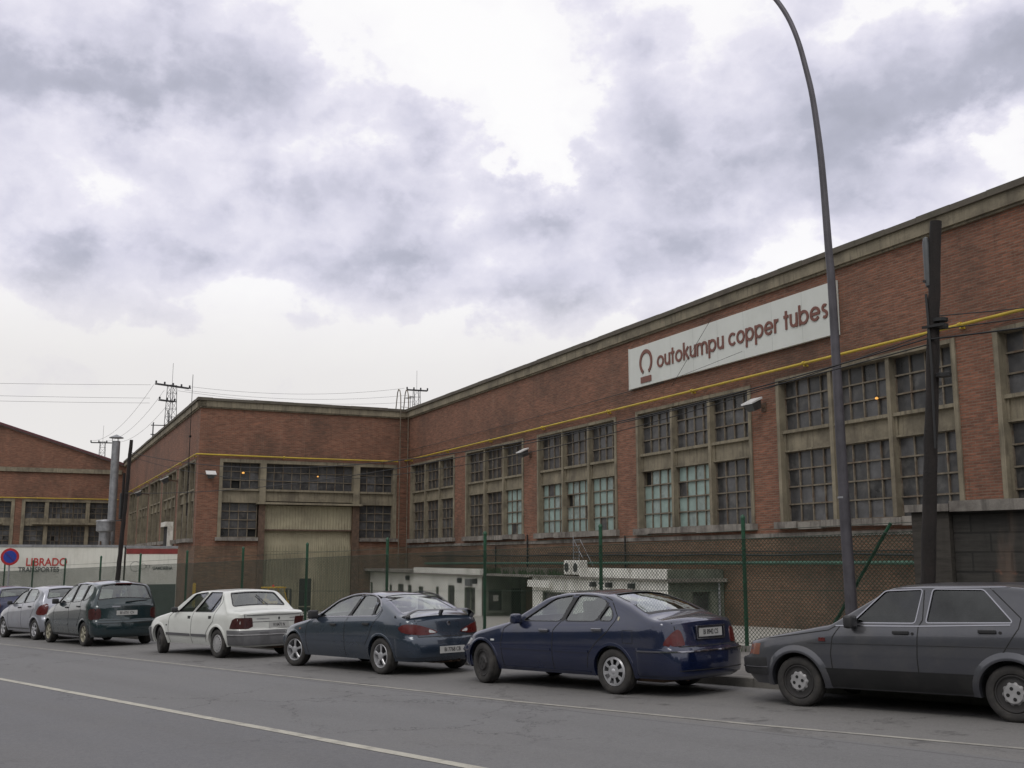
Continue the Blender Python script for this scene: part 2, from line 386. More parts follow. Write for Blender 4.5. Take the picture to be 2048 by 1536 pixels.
def text_mesh(name, txt, size, mat, parent, matrix, ext=.003, offset=0, sx=1, label=None):
    cu = bpy.data.curves.new(name, 'FONT'); cu.body = txt; cu.size = size; cu.extrude = ext; cu.offset = offset
    cu.align_x = 'CENTER'; cu.align_y = 'CENTER'
    to = bpy.data.objects.new('t', cu); COL.objects.link(to)
    dg = bpy.context.evaluated_depsgraph_get(); me = bpy.data.meshes.new_from_object(to.evaluated_get(dg))
    bpy.data.objects.remove(to); bpy.data.curves.remove(cu)
    me.name = name; me.materials.clear(); me.materials.append(mat)
    me.transform(matrix @ Matrix.Scale(sx, 4, (1, 0, 0)))
    o = bpy.data.objects.new(name, me); COL.objects.link(o); o.parent = parent
    return o
def gz(x): return S*max(-160, min(60, x))

# ------------------------------------------------------------------ the ground, road and pavement
def sheet(name, xs, ys, dz, mat, kind='structure', hfun=None):
    b = MB()
    for x in xs:
        for y in ys: b.v.append((x, y, (hfun or gz)(x)+dz))
    ny = len(ys)
    for i in range(len(xs)-1):
        for j in range(ny-1): b.f.append((i*ny+j, (i+1)*ny+j, (i+1)*ny+j+1, i*ny+j+1)); b.m.append(0)
    o = b.build(name, mat, recalc=False); tag(o, kind=kind); return o
YF = 16.58
def yz(x): return gz(x)-.215-.0038*max(0, min(60, -x-22))
sheet('ground', [-1500, -600, -160, -82, -22, 0, 60, 300, 900], [-900, -200, 0, 17, 60, 200, 900], 0, YARD, hfun=yz)
sheet('road', [-160, -60, 0, 60], [1.6, 12.45], 0, ASPH)
sheet('pavement', [-160, -60, 0, 60], [12.59, YF+.12], .125, PAVE)
sheet('near_pavement', [-160, 60], [-5, 1.5], .125, PAVE)
for yk, nm in ((12.45, 'kerb'), (1.5, 'near_kerb')):
    b = MB()
    for i in range(220):
        xa = -160+i; xb = xa+.992
        b.add([(xa, yk, gz(xa)-.1), (xb, yk, gz(xb)-.1), (xb, yk, gz(xb)+.115), (xa, yk, gz(xa)+.115), (xa, yk+.02, gz(xa)+.13), (xb, yk+.02, gz(xb)+.13), (xa, yk+.15, gz(xa)+.13), (xb, yk+.15, gz(xb)+.13), (xa, yk+.15, gz(xa)-.1), (xb, yk+.15, gz(xb)-.1)],
              [(0, 1, 2, 3), (3, 2, 5, 4), (4, 5, 7, 6), (6, 7, 9, 8)])
    tag(b.build(nm, MT['kerb']), kind='structure')
def stripe(name, pts, w, mat=None):
    b = MB(); P = []
    for i in range(len(pts)-1):
        n = max(1, int(abs(pts[i+1][0]-pts[i][0])/1.0))
        for k in range(n):
            t = k/n; P.append((pts[i][0]*(1-t)+pts[i+1][0]*t, pts[i][1]*(1-t)+pts[i+1][1]*t))
    P.append(pts[-1]); rng = random.Random(3)
    for (x, y) in P:
        j = rng.uniform(-.008, .008); b.v += [(x, y-w/2+j, gz(x)+.004), (x, y+w/2+j, gz(x)+.004)]
    for i in range(len(P)-1): b.f.append((2*i, 2*i+2, 2*i+3, 2*i+1)); b.m.append(0)
    tag(b.build(name, mat or MT['paintline'], recalc=False), kind='structure')
stripe('road_edge_line', [(-150, 9.6), (-60, 9.3), (-30.5, 9.22), (-16.9, 9.17), (-10.3, 9.23), (-6.8, 9.44), (-4.25, 9.70), (4, 10.6)], .085, M('faded_road_paint', (.32, .305, .27), .85, var=.2, scale=6, dirt=(.16, .155, .148), dscale=4, damt=.9, fine=.4))
stripe('road_centre_line', [(-150, 5.85), (-20, 5.85), (40, 5.85)], .125)
# fence footing between pavement and the lower yard
b = MB()
for i in range(40):
    xa = -8.9-2*i; xb = xa-1.996
    b.add([(xa, YF-.1, gz(xa)-.4), (xb, YF-.1, gz(xb)-.4), (xb, YF+.1, gz(xb)-.4), (xa, YF+.1, gz(xa)-.4), (xa, YF-.1, gz(xa)+.22), (xb, YF-.1, gz(xb)+.22), (xb, YF+.1, gz(xb)+.22), (xa, YF+.1, gz(xa)+.22)],
          [(4, 5, 6, 7), (0, 1, 5, 4), (2, 3, 7, 6), (1, 2, 6, 5), (3, 0, 4, 7)])
FOOT = b
# wooded hills across the street, behind and to the right of the viewer
b = MB(); rg = random.Random(5); nx = 90
for i in range(nx+1):
    a = R(195+i*200/nx); hgt = .27+.06*sin(i*.31)+.035*sin(i*.83+1)+.02*sin(i*2.1)
    if i > nx-14: hgt *= max(.1, (nx-i)/14)
    for (d, f) in ((95, -.02), (130, .25), (190, .62), (260, .92), (330, 1.0), (520, .8)):
        b.v.append((d*cos(a)+rg.uniform(-5, 5), d*sin(a)+rg.uniform(-5, 5), d*hgt*f+rg.uniform(-2.5, 2.5)*(f > 0)-3))
for i in range(nx):
    for j in range(5): b.f.append((i*6+j, (i+1)*6+j, (i+1)*6+j+1, i*6+j+1)); b.m.append(0)
tag(b.build('hills', MT['hill'], smooth=40), kind='structure')

# ------------------------------------------------------------------ factory buildings (local frame: +x along the long facade towards the viewer, -y out of it)
IN = (-55.114, 40.379, 0); RZ = atan2(-.29404, .95579)
CR, SR = cos(RZ), sin(RZ)
def L2W(u, v, z=0): return (IN[0]+u*CR+v*SR, IN[1]+u*SR-v*CR, z)   # v measured outwards (= -local y)
ZT = 10.32; ZB = -3.2
def wall_holes(b, a0, a1, z0, z1, holes, put, mi=0, zsplit=None, mi2=1):
    xs = sorted(set([a0, a1]+[h[0] for h in holes]+[h[1] for h in holes])); zs = sorted(set([z0, z1]+[h[2] for h in holes]+[h[3] for h in holes]+([zsplit] if zsplit else [])))
    for i in range(len(xs)-1):
        for j in range(len(zs)-1):
            cx, cz = (xs[i]+xs[i+1])/2, (zs[j]+zs[j+1])/2
            if any(h[0] < cx < h[1] and h[2] < cz < h[3] for h in holes): continue
            b.quad(put(xs[i], zs[j]), put(xs[i+1], zs[j]), put(xs[i+1], zs[j+1]), put(xs[i], zs[j+1]), mi2 if zsplit and cz < zsplit else mi)
class Face:   # a facade: local a along the wall, d depth into the wall (+) or out of it (-)
    def __init__(s, org, adir, nin): s.o = Vector(org); s.a = Vector(adir); s.n = Vector(nin)
    def P(s, a, d, z): p = s.o+s.a*a+s.n*d; return (p.x, p.y, z)
    def box(s, b, a0, a1, d0, d1, z0, z1, mi=0):
        vs = [s.P(a, d, z) for a in (a0, a1) for d in (d0, d1) for z in (z0, z1)]
        b.add(vs, [(0, 1, 3, 2), (4, 6, 7, 5), (0, 4, 5, 1), (2, 3, 7, 6), (0, 2, 6, 4), (1, 5, 7, 3)], mi)
def light_panes(F, root, a0, a1, z0, z1, nc, nr, depth, teal=0, miss=(), seed=0, frame=True, bw=.045):
    rg = random.Random(seed); b = MB(); g = MB()
    for i in range(nc):
        for j in range(nr):
            pa0, pa1 = a0+(a1-a0)*i/nc, a0+(a1-a0)*(i+1)/nc; pz0, pz1 = z0+(z1-z0)*j/nr, z0+(z1-z0)*(j+1)/nr
            r = rg.random(); mi = 2 if (i, j) in miss else ((1 if r > .35 else 0) if teal == 0 else (3 if r < teal else (1 if r < .98 else 2)))
            if teal == 0 and r > .988: mi = 2
            if teal == 0 and .10 < r < .22: mi = 4
            if mi == 3 and rg.random() < .3: mi = 5
            t = rg.uniform(-.012, .012); t2 = rg.uniform(-.01, .01); dd = depth+(.10 if mi == 2 else 0)
            g.quad(F.P(pa0, dd+t, pz0), F.P(pa1, dd-t, pz0), F.P(pa1, dd-t+t2, pz1), F.P(pa0, dd+t+t2, pz1), mi)
    w = g.build('window_pane', [MT['pane'], MT['pane_b'], MT['black'], MT['teal'], MT['pane_c'], MT['teal_b']], root, recalc=False)
    for i in range(nc+1):
        a = a0+(a1-a0)*i/nc; F.box(b, a-bw/2, a+bw/2, depth-.05, depth+.03, z0, z1)
    for j in range(nr+1):
        z = z0+(z1-z0)*j/nr; F.box(b, a0, a1, depth-.062, depth+.025, z-bw/2, z+bw/2)
    b.build('glazing_bar', MT['bar'], root); return w
def bay(F, root, a0, wd, z0, z1, seed, teal=(0, 0, 0), miss=(), side=False, nc=4):
    """concrete framed bay of three lights, one transom panel each"""
    b = MB(); rg = random.Random(seed); fw = .15; D = .26; mw = .15; a1 = a0+wd
    F.box(b, a0, a0+fw, -.05, D+.1, z0+.2, z1); F.box(b, a1-fw, a1, -.05, D+.1, z0+.2, z1)
    F.box(b, a0+fw, a1-fw, -.046, D+.1, z1-.12, z1)
    lw = (wd-2*fw-2*mw)/3
    for k in (1, 2):
        m0 = a0+fw+k*lw+(k-1)*mw; F.box(b, m0, m0+mw, 0.0, D+.1, z0+.2, z1-.12)
    zt0, zt1 = z0+2.42, z0+2.99
    for k in range(3):
        l0 = a0+fw+k*(lw+mw); l1 = l0+lw
        F.box(b, l0, l1, D-.10, D+.1, zt0+.002, zt1+.13); F.box(b, l0+.004, l1-.004, D-.22, D-.10, zt1+.03, zt1+.13)
        F.box(b, l0+.004, l1-.004, D-.15, D-.10, zt0+.004, zt0+.06); F.box(b, l0+.004, l0+.08, D-.15, D-.10, zt0+.06, zt1+.03)
    o = b.build('window', MT['conc'], root)
    s = MB()
    n = 7
    for k in range(n):     # weathered sill, cast in lengths that have settled unevenly
        x0 = a0-.12+(wd+.24)*k/n; x1 = a0-.12+(wd+.24)*(k+1)/n-.008; j = rg.uniform(-.025, .02)
        F.box(s, x0, x1, -.2+rg.uniform(-.03, .03), D+.1, z0-.04+j, z0+.185+rg.uniform(-.02, .012))
    s.build('sill', MT['conc_grey'], o)
    for k in range(3):
        l0 = a0+fw+k*(lw+mw); l1 = l0+lw
        light_panes(F, o, l0, l1, zt1+.13, z1-.12, nc, 3, D, 0, (), seed*10+k)
        light_panes(F, o, l0, l1, z0+.19, zt0, nc, 4, D, teal[k], miss if k == 0 else (), seed*10+5+k)
    return o
def cornice(F, root, a0, a1, e0=0, e1=0, zt=ZT):
    b = MB(); F.box(b, a0+e0, a1+e1, -.16, .3, zt, zt+.36); F.box(b, a0+e0, a1+e1, -.09, 0, zt-.07, zt-.002); b.build('cornice', MT['conc'], root)
    c = MB(); a = a0; rg = random.Random(int(a0*7))
    while a < a1-.01:
        n = min(a1, a+1.2); j = rg.uniform(-.012, .014); F.box(c, a+.004, n-.004, -.24, .4, zt+.363, zt+.53+j); a = n
    c.build('coping', MT['coping'], root)

# --- right hall: long facade A
rootA = empty('factory_hall', IN, RZ, 'long red brick factory hall with tall concrete window bays and a white company sign', 'factory')
FA = Face((0, 0, 0), (1, 0, 0), (0, 1, 0))
bays = [.72, 9.82, 18.80, 27.82, 36.62, 45.30, 54.3]
BW = 7.45; Z0, Z1 = 2.46, 7.30
b = MB(); LA = 64
wall_holes(b, 0, LA, ZB, ZT, [(a, a+BW, Z0, Z1) for a in bays], lambda a, z: FA.P(a, 0, z), 0, 2.2, 1)
FA.box(b, 0, LA, .62, .9, ZB, ZT, 2)
b.quad(FA.P(LA, 0, ZB), FA.P(LA, 34, ZB), FA.P(LA, 34, ZT), FA.P(LA, 0, ZT))
b.build('wall', [MT['brick'], MT['brick_low'], MT['black']], rootA, recalc=False)
b = MB(); FA.box(b, -47, LA, .3, 34, 10.35, 10.45); b.build('roof', MT['roofing'], rootA)
tealmap = {1: (0, 0, .9), 2: (.95, .86, .97), 3: (.96, .97, 0)}
for i, a in enumerate(bays):
    bay(FA, rootA, a, BW, Z0, Z1, 11+i, tealmap.get(i, (0, 0, 0)), miss=((0, 3),) if i == 3 else ())
cornice(FA, rootA, 0.0, LA)
# plain render band and conduits low on the wall
b = MB(); FA.box(b, .2, LA, -.035, 0, 2.16, 2.30); b.build('string_course', MT['conc_grey'], rootA)
b = MB(); pts = [FA.P(a, -.12, 1.62+.02*sin(a)) for a in np.linspace(3, LA, 60)]; b.tube(pts, .035, 6)
b.tube([FA.P(a, -.10, 1.72+.012*sin(a*2)) for a in np.linspace(20, LA, 50)], .02, 6)
b.tube([FA.P(14, -.06, 2.1), FA.P(14, -.06, .3)], .03, 6); b.tube([FA.P(26.9, -.08, 2.4), FA.P(26.9, -.08, .9)], .035, 6); b.tube([FA.P(17.8, -.08, 2.6), FA.P(17.8, -.08, .2)], .04, 6)
b.build('conduit', MT['cable'], rootA)
b = MB(); b.tube([FA.P(a, -.2, 1.16+.0055*a) for a in (4, 20, 44, LA)], .055, 8)
for a in range(6, 62, 3): FA.box(b, a-.02, a+.02, -.2, 0, 1.1+.0055*a, 1.16+.0055*a)
b.build('green_pipe', M('dull_green_pipe', (.05, .12, .085), .6, var=.3, scale=3, dirt=(.03, .045, .035), dscale=2), rootA)
# --- left wing: facade B and side facade C
rootB = empty('factory_wing', IN, RZ, 'red brick factory wing with the tall cream sheet metal gate in its end wall', 'factory')
VC = 12.87
FB = Face((0, 0, 0), (0, -1, 0), (-1, 0, 0))
b = MB()
holesB = [(.7, 3.2, 2.5, 7.3), (3.2, 9.2, ZB+.4, 7.3), (9.2, 11.65, 2.5, 7.3)]
wall_holes(b, 0, VC, ZB, ZT, holesB, lambda a, z: FB.P(a, 0, z), 0, 2.2, 1)
FC = Face((0, -VC, 0), (-1, 0, 0), (0, 1, 0))
cbays = [.85, 9.05, 17.2, 25.4, 33.6]; CW = 7.0; LC = 47
wall_holes(b, 0, LC, ZB, ZT, [(a, a+CW, Z0, Z1) for a in cbays], lambda a, z: FC.P(a, 0, z), 0, 2.2, 1)
FC.box(b, .8, LC, .62, .9, ZB, ZT, 2); 
b.build('wall', [MT['brick'], MT['brick_low'], MT['black']], rootB, recalc=False)
b = MB(); b.box(-47, -.3, -VC+.3, .298, 10.35, 10.45); b.build('roof', MT['roofing'], rootB)
cornice(FB, rootB, 0.242, VC+.24, -.08, -.08); cornice(FC, rootB, -.16, LC)
for i, a in enumerate(cbays): bay(FC, rootB, a, CW, Z0, Z1, 51+i)
# window field on B: frame, columns, transom beam
b = MB()
FB.box(b, 11.45, 11.65, -.05, .5, 2.7, 7.3); FB.box(b, .7, .92, -.05, .5, 2.7, 7.3); FB.box(b, .92, 11.45, -.046, .5, 7.1, 7.3)
FB.box(b, 8.9, 9.27, -.06, .5, 4.78, 7.1); FB.box(b, 3.1, 3.5, -.06, .5, 4.78, 7.1)
for (x0, x1, zz) in ((.92, 3.1, 4.74), (3.5, 8.9, 4.86), (9.27, 11.45, 4.74)):
    FB.box(b, x0, x1, .12, .5, zz, 5.44); FB.box(b, x0, x1, .0, .5, 5.442, 5.56)
FB.box(b, 2.95, 9.42, -.32, .5, 4.66, 4.78)
ofr = b.build('window', MT['conc'], rootB)
light_panes(FB, ofr, 9.27, 11.45, 5.56, 7.1, 4, 3, .36, 0, (), 91); light_panes(FB, ofr, .92, 3.1, 5.56, 7.1, 4, 3, .36, 0, (), 92)
light_panes(FB, ofr, 3.5, 8.9, 5.56, 7.1, 10, 3, .36, 0, (), 93)
light_panes(FB, ofr, 9.32, 11.45, 2.72, 4.74, 4, 4, .36, 0, ((0, 0),), 94, bw=.05); light_panes(FB, ofr, .92, 3.05, 2.72, 4.74, 4, 4, .36, 0, (), 95)
b = MB(); FB.box(b, 9.28, 11.75, -.18, .5, 2.5, 2.7); FB.box(b, .6, 3.06, -.18, .5, 2.5, 2.7); b.build('sill', MT['conc_grey'], ofr)
b = MB(); FB.box(b, 3.06, 9.32, .5, .6, 4.78, 5.0); FB.box(b, .7, 11.65, .6, .9, ZB, 7.3, 0); b.build('backing', MT['black'], rootB)
b = MB()   # brick jamb walls of the gate recess
FB.box(b, 8.95, 9.2, .02, .6, ZB, 4.66); FB.box(b, 3.2, 3.5, .02, .6, ZB, 4.66); b.build('gate_jamb', MT['brick_low'], rootB)
for x0, x1 in ((8.9, 9.27), (3.1, 3.52)): b = MB(); FB.box(b, x0, x1, -.09, .02, ZB, 4.66); b.build('pilaster', MT['rust'], rootB)
def corr(F, a0, a1, z0, z1, d, step=.17, amp=.03, mi=0):
    b = MB(); n = int((a1-a0)/step)
    for i in range(n):
        x = a0+i*step; w = step
        P = [(x, 0), (x+w*.35, 0), (x+w*.5, -amp), (x+w*.85, -amp), (x+w, 0)]
        for (p, q) in zip(P, P[1:]): b.quad(F.P(p[0], d+p[1], z0), F.P(q[0], d+q[1], z0), F.P(q[0], d+q[1], z1), F.P(p[0], d+p[1], z1), mi)
    return b
gt = MB(); FB.box(gt, 3.5, 8.95, .42, .46, ZB, 3.12); gate = gt.build('gate', MT['sheet'], rootB)
corr(FB, 3.52, 8.93, ZB, 3.1, .40, .12, .012).build('gate_leaf', MT['sheet'], gate, recalc=False)
corr(FB, 3.52, 8.93, 3.2, 4.62, .2, .18, .03).build('upper_panel', MT['sheet'], gate, recalc=False)
g2 = MB(); FB.box(g2, 3.52, 8.93, .1, .4, 3.12, 3.2); g2.build('gate_rail', MT['rust'], gate)
d = MB(); FB.box(d, 5.88, 6.66, .30, .38, -1.9, .28, 0); FB.box(d, 5.8, 5.9, .26, .39, -1.9, .34, 1); FB.box(d, 6.64, 6.72, .26, .39, -1.9, .34, 1); FB.box(d, 5.88, 6.66, .26, .39, .28, .34, 1)
d.build('wicket_door', [MT['black'], MT['sheet']], gate)
b = MB()     # spiked security gate standing before the leaves
for i in range(30):
    a = 3.6+i*.18
    if 5.7 < a < 6.8: continue
    FB.box(b, a-.025, a+.025, .04, .07, -1.9, 2.1); p = FB.P(a, .055, 2.32)
    k = len(b.v); b.v += [FB.P(a-.03, .055, 2.1), FB.P(a+.03, .055, 2.1), p]; b.f.append((k, k+1, k+2)); b.m.append(0)
for z in (-1.4, 1.85): FB.box(b, 3.55, 8.9, .07, .11, z, z+.06)
sg = b.build('palisade_gate', M('pale_palisade', (.235, .22, .15), .7), None); sg.location = IN; sg.rotation_euler = (0, 0, RZ)
tag(sg, 'spiked palisade security gate standing in front of the tall cream sheet metal gate', 'gate')
# C facade: dark opening with a white lintel low on the wall
b = MB(); FC.box(b, 9.4, 11.6, -.35, -.06, 2.1, 3.55, 0); FC.box(b, 9.3, 11.8, -.55, -.05, 3.55, 3.85, 1); FC.box(b, 9.2, 9.4, -.4, -.05, 1.9, 3.55, 1)
b.build('hatch', [MT['black'], MT['white']], rootB)

# --- far hall D with gable
rootD = empty('factory_hall_far', (*L2W(-47, 0)[:2], 0), RZ, 'distant red brick hall with a low gable roof behind the white trailers', 'factory')
FD = Face((0, 0, 0), (0, -1, 0), (-1, 0, 0))
b = MB(); hl = []
for a in (13.9, 22.5, 31.0): hl.append((a, a+8.0, 2.5, 7.0))
wall_holes(b, VC+.0, 41, ZB, 10.1, hl, lambda a, z: FD.P(a, 0, z), 0)
k = len(b.v); b.v += [FD.P(VC, 0, 10.1), FD.P(41, 0, 10.1), FD.P(41, 0, 8.6+.0), FD.P(24.8, 0, 14.0), FD.P(14.1, 0, 10.7), FD.P(VC, 0, 10.35)]
b.f.append((k, k+1, k+3, k+4, k+5)); b.m.append(0)
FD.box(b, VC, 41, .6, .8, ZB, 10, 1)
b.build('wall', [MT['brick'], MT['black']], rootD, recalc=False)
b = MB(); FD.box(b, VC+.3, 41, -.2, 0, 9.55, 9.95); b.build('cornice', MT['conc'], rootD)
b = MB(); rr = M('dark_red_verge', (.10, .03, .035), .6)
for (p, q) in (((VC-.2, 10.35), (24.8, 14.1)), ((24.8, 14.1), (41, 9.9))):
    b.add([FD.P(p[0], -.3, p[1]), FD.P(q[0], -.3, q[1]), FD.P(q[0], -.3, q[1]+.2), FD.P(p[0], -.3, p[1]+.2), FD.P(p[0], 25, p[1]), FD.P(q[0], 25, q[1]), FD.P(q[0], 25, q[1]+.2), FD.P(p[0], 25, p[1]+.2)],
          [(0, 1, 2, 3), (3, 2, 6, 7), (0, 4, 5, 1), (4, 7, 6, 5), (0, 3, 7, 4), (1, 5, 6, 2)])
b.build('roof', rr, rootD)
for i, a in enumerate((13.9, 22.5, 31.0)):
    b = MB()
    FD.box(b, a, a+.3, -.08, .5, 2.5, 7.0); FD.box(b, a+7.7, a+8.0, -.08, .5, 2.5, 7.0); FD.box(b, a+.3, a+7.7, -.07, .5, 6.75, 7.0)
    FD.box(b, a+.3, a+7.7, 0.1, .5, 4.5, 5.2); FD.box(b, a+1, a+7.0, -.5, .1, 4.62, 4.8)
    FD.box(b, a+2.0, a+2.35, -.02, .5, 2.5, 6.75); FD.box(b, a+5.65, a+6.0, -.02, .5, 2.5, 6.75)
    o = b.build('window', MT['conc'], rootD)
    for (x0, x1, n) in ((a+.3, a+2.0, 3), (a+2.35, a+3.4, 3), (a+3.5, a+4.5, 3), (a+4.6, a+5.65, 3), (a+6.0, a+7.7, 3)):
        light_panes(FD, o, x0, x1, 5.2, 6.75, n, 3, .35, 0, (), int(x0*9)); light_panes(FD, o, x0, x1, 2.6, 4.5, n, 4, .35, 0, (), int(x0*11))

# --- yellow gas pipe running round all facades
def ypipe(name, F, a0, a1, z, root_loc, label, holes=()):
    b = MB(); b.tube([F.P(a0, -.16, z), F.P((a0+a1)/2, -.16, z-.02), F.P(a1, -.16, z)], .045, 8)
    a = a0+1
    while a < a1: 
        F.box(b, a-.03, a+.03, -.16, 0, z-.11, z-.05); b.tube([F.P(a-.05, -.16, z), F.P(a+.05, -.16, z)], .058, 8); a += 6.2
    o = b.build(name, MT['pipe'], None, smooth=50); o.location = root_loc; o.rotation_euler = (0, 0, RZ)
    return tag(o, label, 'pipe', 'yellow pipes along the factory walls')
ypipe('gas_pipe', FA, 0, LA, 7.58, IN, 'yellow pipe running the length of the long facade just above its window bays')
ypipe('gas_pipe', FB, .7, VC+.16, 7.5, IN, 'yellow pipe above the windows over the cream gate')
ypipe('gas_pipe', FC, -.16, LC, 7.5, IN, 'yellow pipe above the windows on the receding side wall of the wing')
ypipe('gas_pipe', FD, VC+.5, 40, 7.1, (*L2W(-47, 0)[:2], 0), 'thin yellow pipe above the windows of the distant gabled hall')

# ------------------------------------------------------------------ company sign with drawn lettering
def stroke(b, pts, w, y, mi=0, closed=False, h=.012):
    """flat thick line in the xz plane"""
    P = [Vector((p[0], p[1])) for p in pts]; n = len(P); Lf = []; Rt = []
    for i in range(n):
        if closed: d = P[(i+1) % n]-P[i-1]
        else: d = P[min(i+1, n-1)]-P[max(i-1, 0)]
        d.normalize(); q = Vector((-d.y, d.x))*w/2; Lf.append(P[i]+q); Rt.append(P[i]-q)
    rng = range(n if closed else n-1)
    k = len(b.v)
    for i in range(n):
        b.v += [(Lf[i].x, y, Lf[i].y), (Rt[i].x, y, Rt[i].y), (Lf[i].x, y+h, Lf[i].y), (Rt[i].x, y+h, Rt[i].y)]
    for i in rng:
        a = k+4*i; c = k+4*((i+1) % n)
        b.f += [(a, c, c+1, a+1), (a, a+2, c+2, c), (a+1, c+1, c+3, a+3)]; b.m += [mi]*3
    if not closed:
        for i in (0, n-1): a = k+4*i; b.f.append((a, a+1, a+3, a+2)); b.m.append(mi)
def arc(cx, cz, r, a0, a1, n=20, rz=None):
    rz = rz or r
    return [(cx+r*cos(R(a0+(a1-a0)*i/n)), cz+rz*sin(R(a0+(a1-a0)*i/n))) for i in range(n+1)]
ST = .185
def glyph(c):
    r = .5-ST/2; h = ST/2; H = 1.42
    if c == 'o': return [(arc(.5, .5, r, 0, 360)[:-1], 1)], 1.0
    if c == 'u': return [([(h, 1), (h, .42)]+arc(.40, .42, .40-h, 180, 360, 12)[1:]+[(.8-h, 1)], 0), ([(.8-h, .5), (.8-h, 0)], 0)], .8
    if c == 't': return [([(.24, H*.93), (.24, 0)], 0), ([(0, 1-h*.9), (.50, 1-h*.9)], 0)], .5
    if c == 'k': return [([(h, H), (h, 0)], 0), ([(.70, 1), (.17, .50)], 0), ([(.28, .62), (.76, 0)], 0)], .78
    if c == 'm': return [([(h, 1), (h, 0)], 0), ([(h, 0.5)]+arc(.40, .62, .40-h, 180, 0, 12)+[(.8-h, 0)], 0), ([(.8-h, .5)]+arc(1.02, .62, .315, 180, 0, 12)+[(1.335, 0)], 0)], 1.335+h
    if c == 'p': return [([(h, 1), (h, -.42)], 0), (arc(.5, .5, r, 0, 360)[:-1], 1)], 1.0
    if c == 'b': return [([(h, H), (h, 0)], 0), (arc(.5, .5, r, 0, 360)[:-1], 1)], 1.0
    if c == 'c': return [(arc(.5, .5, r, 42, 318), 0)], .9
    if c == 'e': return [(arc(.5, .5, r, 0, 322), 0), ([(.12, .5), (.98, .5)], 0)], 1.0
    if c == 'r': return [([(h, 1), (h, 0)], 0), (arc(.42, .55, .42-h, 165, 78, 8), 0)], .5
    if c == 's': return [(arc(.32, .72, .19, 40, 270, 12)+arc(.32, .28, .19, 90, -140, 12)[1:], 0)], .62
SIGN = empty('company_sign', (*L2W(27.6, .12)[:2], 8.23), RZ, 'long white company sign with brown lettering and ring logo high on the brick facade', 'sign')
SWd, SHt = 12.12, 1.64
b = MB(); b.box(0, SWd, -.03, .09, 0, SHt); b.box(-.03, 0, -.05, .1, -.03, SHt+.03); b.box(SWd, SWd+.03, -.05, .1, -.03, SHt+.03)
b.build('sign_panel', MT['sign'], SIGN)
b = MB()
for i in range(1, 8): b.box(i*SWd/8-.004, i*SWd/8+.004, -.032, -.03, 0, SHt)
b.build('panel_joint', M('panel_seam', (.38, .40, .38), .7), SIGN)
XH = .465
def word(b, txt, x0, x1, z):
    gl = [glyph(c) for c in txt]; gap = .13
    tot = sum(g[1] for g in gl)+gap*(len(gl)-1); sx = (x1-x0)/tot; x = 0
    for gi, (parts, wd) in enumerate(gl):
        for si, (pts, closed) in enumerate(parts):
            stroke(b, [(x0+(x+p[0])*sx, z+p[1]*XH) for p in pts], ST*XH*1.06, -.058-.003*si, closed=bool(closed), h=.028)
        x += wd+gap
for wd, a, c, zz in (('outokumpu', 29.70, 34.04, .55), ('copper', 34.33, 37.06, .555), ('tubes', 37.33, 39.42, .565)):
    b = MB(); word(b, wd, a-27.6, c-27.6, zz); b.build('lettering', MT['copper'], SIGN)
b = MB()    # ring logo: tapering horseshoe over a bar
cx, cz = 28.88-27.6, .93; n = 36; k = len(b.v)
for i in range(n+1):
    a = R(-62+304*i/n); t = abs(i/n-.5)*2; ro = .505; w = .15-.03*t
    for rr_ in (ro, ro-w):
        for y in (-.06, -.028): b.v.append((cx+rr_*cos(a)*.93, y, cz+rr_*sin(a)))
for i in range(n):
    a = k+4*i; c = a+4; b.f += [(a, c, c+2, a+2), (a, a+1, c+1, c), (a+2, c+2, c+3, a+3)]; b.m += [0]*3
b.box(cx-.39, cx+.37, -.06, -.028, .12, .36)
b.build('logo', MT['copper'], SIGN)

# ------------------------------------------------------------------ floodlights on the walls
def floodlight(F, a, z, loc, rot, label, sc=1.0, reach=.55):
    r = empty('floodlight', (0, 0, 0), 0, label, 'floodlight', 'floodlights on the factory walls')
    r.location = loc; r.rotation_euler = (0, 0, rot)
    b = MB(); w = .36*sc
    # top lid slopes away from the wall
    b.add([F.P(a-w, -reach-.45*sc, z+.10*sc), F.P(a+w, -reach-.45*sc, z+.10*sc), F.P(a+w, -reach+.05, z+.34*sc), F.P(a-w, -reach+.05, z+.34*sc),
           F.P(a-w, -reach-.45*sc, z+.16*sc), F.P(a+w, -reach-.45*sc, z+.16*sc), F.P(a+w, -reach+.05, z+.42*sc), F.P(a-w, -reach+.05, z+.42*sc)],
          [(0, 1, 2, 3), (7, 6, 5, 4), (0, 4, 5, 1), (1, 5, 6, 2), (2, 6, 7, 3), (3, 7, 4, 0)])
    b.build('lid', MT['lightbox'], r)
    b = MB()
    b.add([F.P(a-w*.9, -reach-.4*sc, z+.09*sc), F.P(a+w*.9, -reach-.4*sc, z+.09*sc), F.P(a+w*.9, -reach+.02, z+.30*sc), F.P(a-w*.9, -reach+.02, z+.30*sc),
           F.P(a-w*.55, -reach-.2*sc, z-.16*sc), F.P(a+w*.55, -reach-.2*sc, z-.16*sc), F.P(a+w*.55, -reach+.1, z-.02), F.P(a-w*.55, -reach+.1, z-.02)],
          [(0, 3, 2, 1), (4, 5, 6, 7), (0, 1, 5, 4), (1, 2, 6, 5), (2, 3, 7, 6), (3, 0, 4, 7)])
    b.build('housing', MT['floodgrey'], r)
    b = MB(); b.bar(F.P(a, -reach+.05, z+.12), F.P(a, 0, z+.05), .07, .09); F.box(b, a-.12, a+.12, -.03, 0, z-.1, z+.2); b.build('bracket', MT['rust'], r)
    return r
floodlight(FA, 35.95, 6.42, IN, RZ, 'boxy white-topped floodlight on the brick pier below the left end of the company sign', .82, .35)
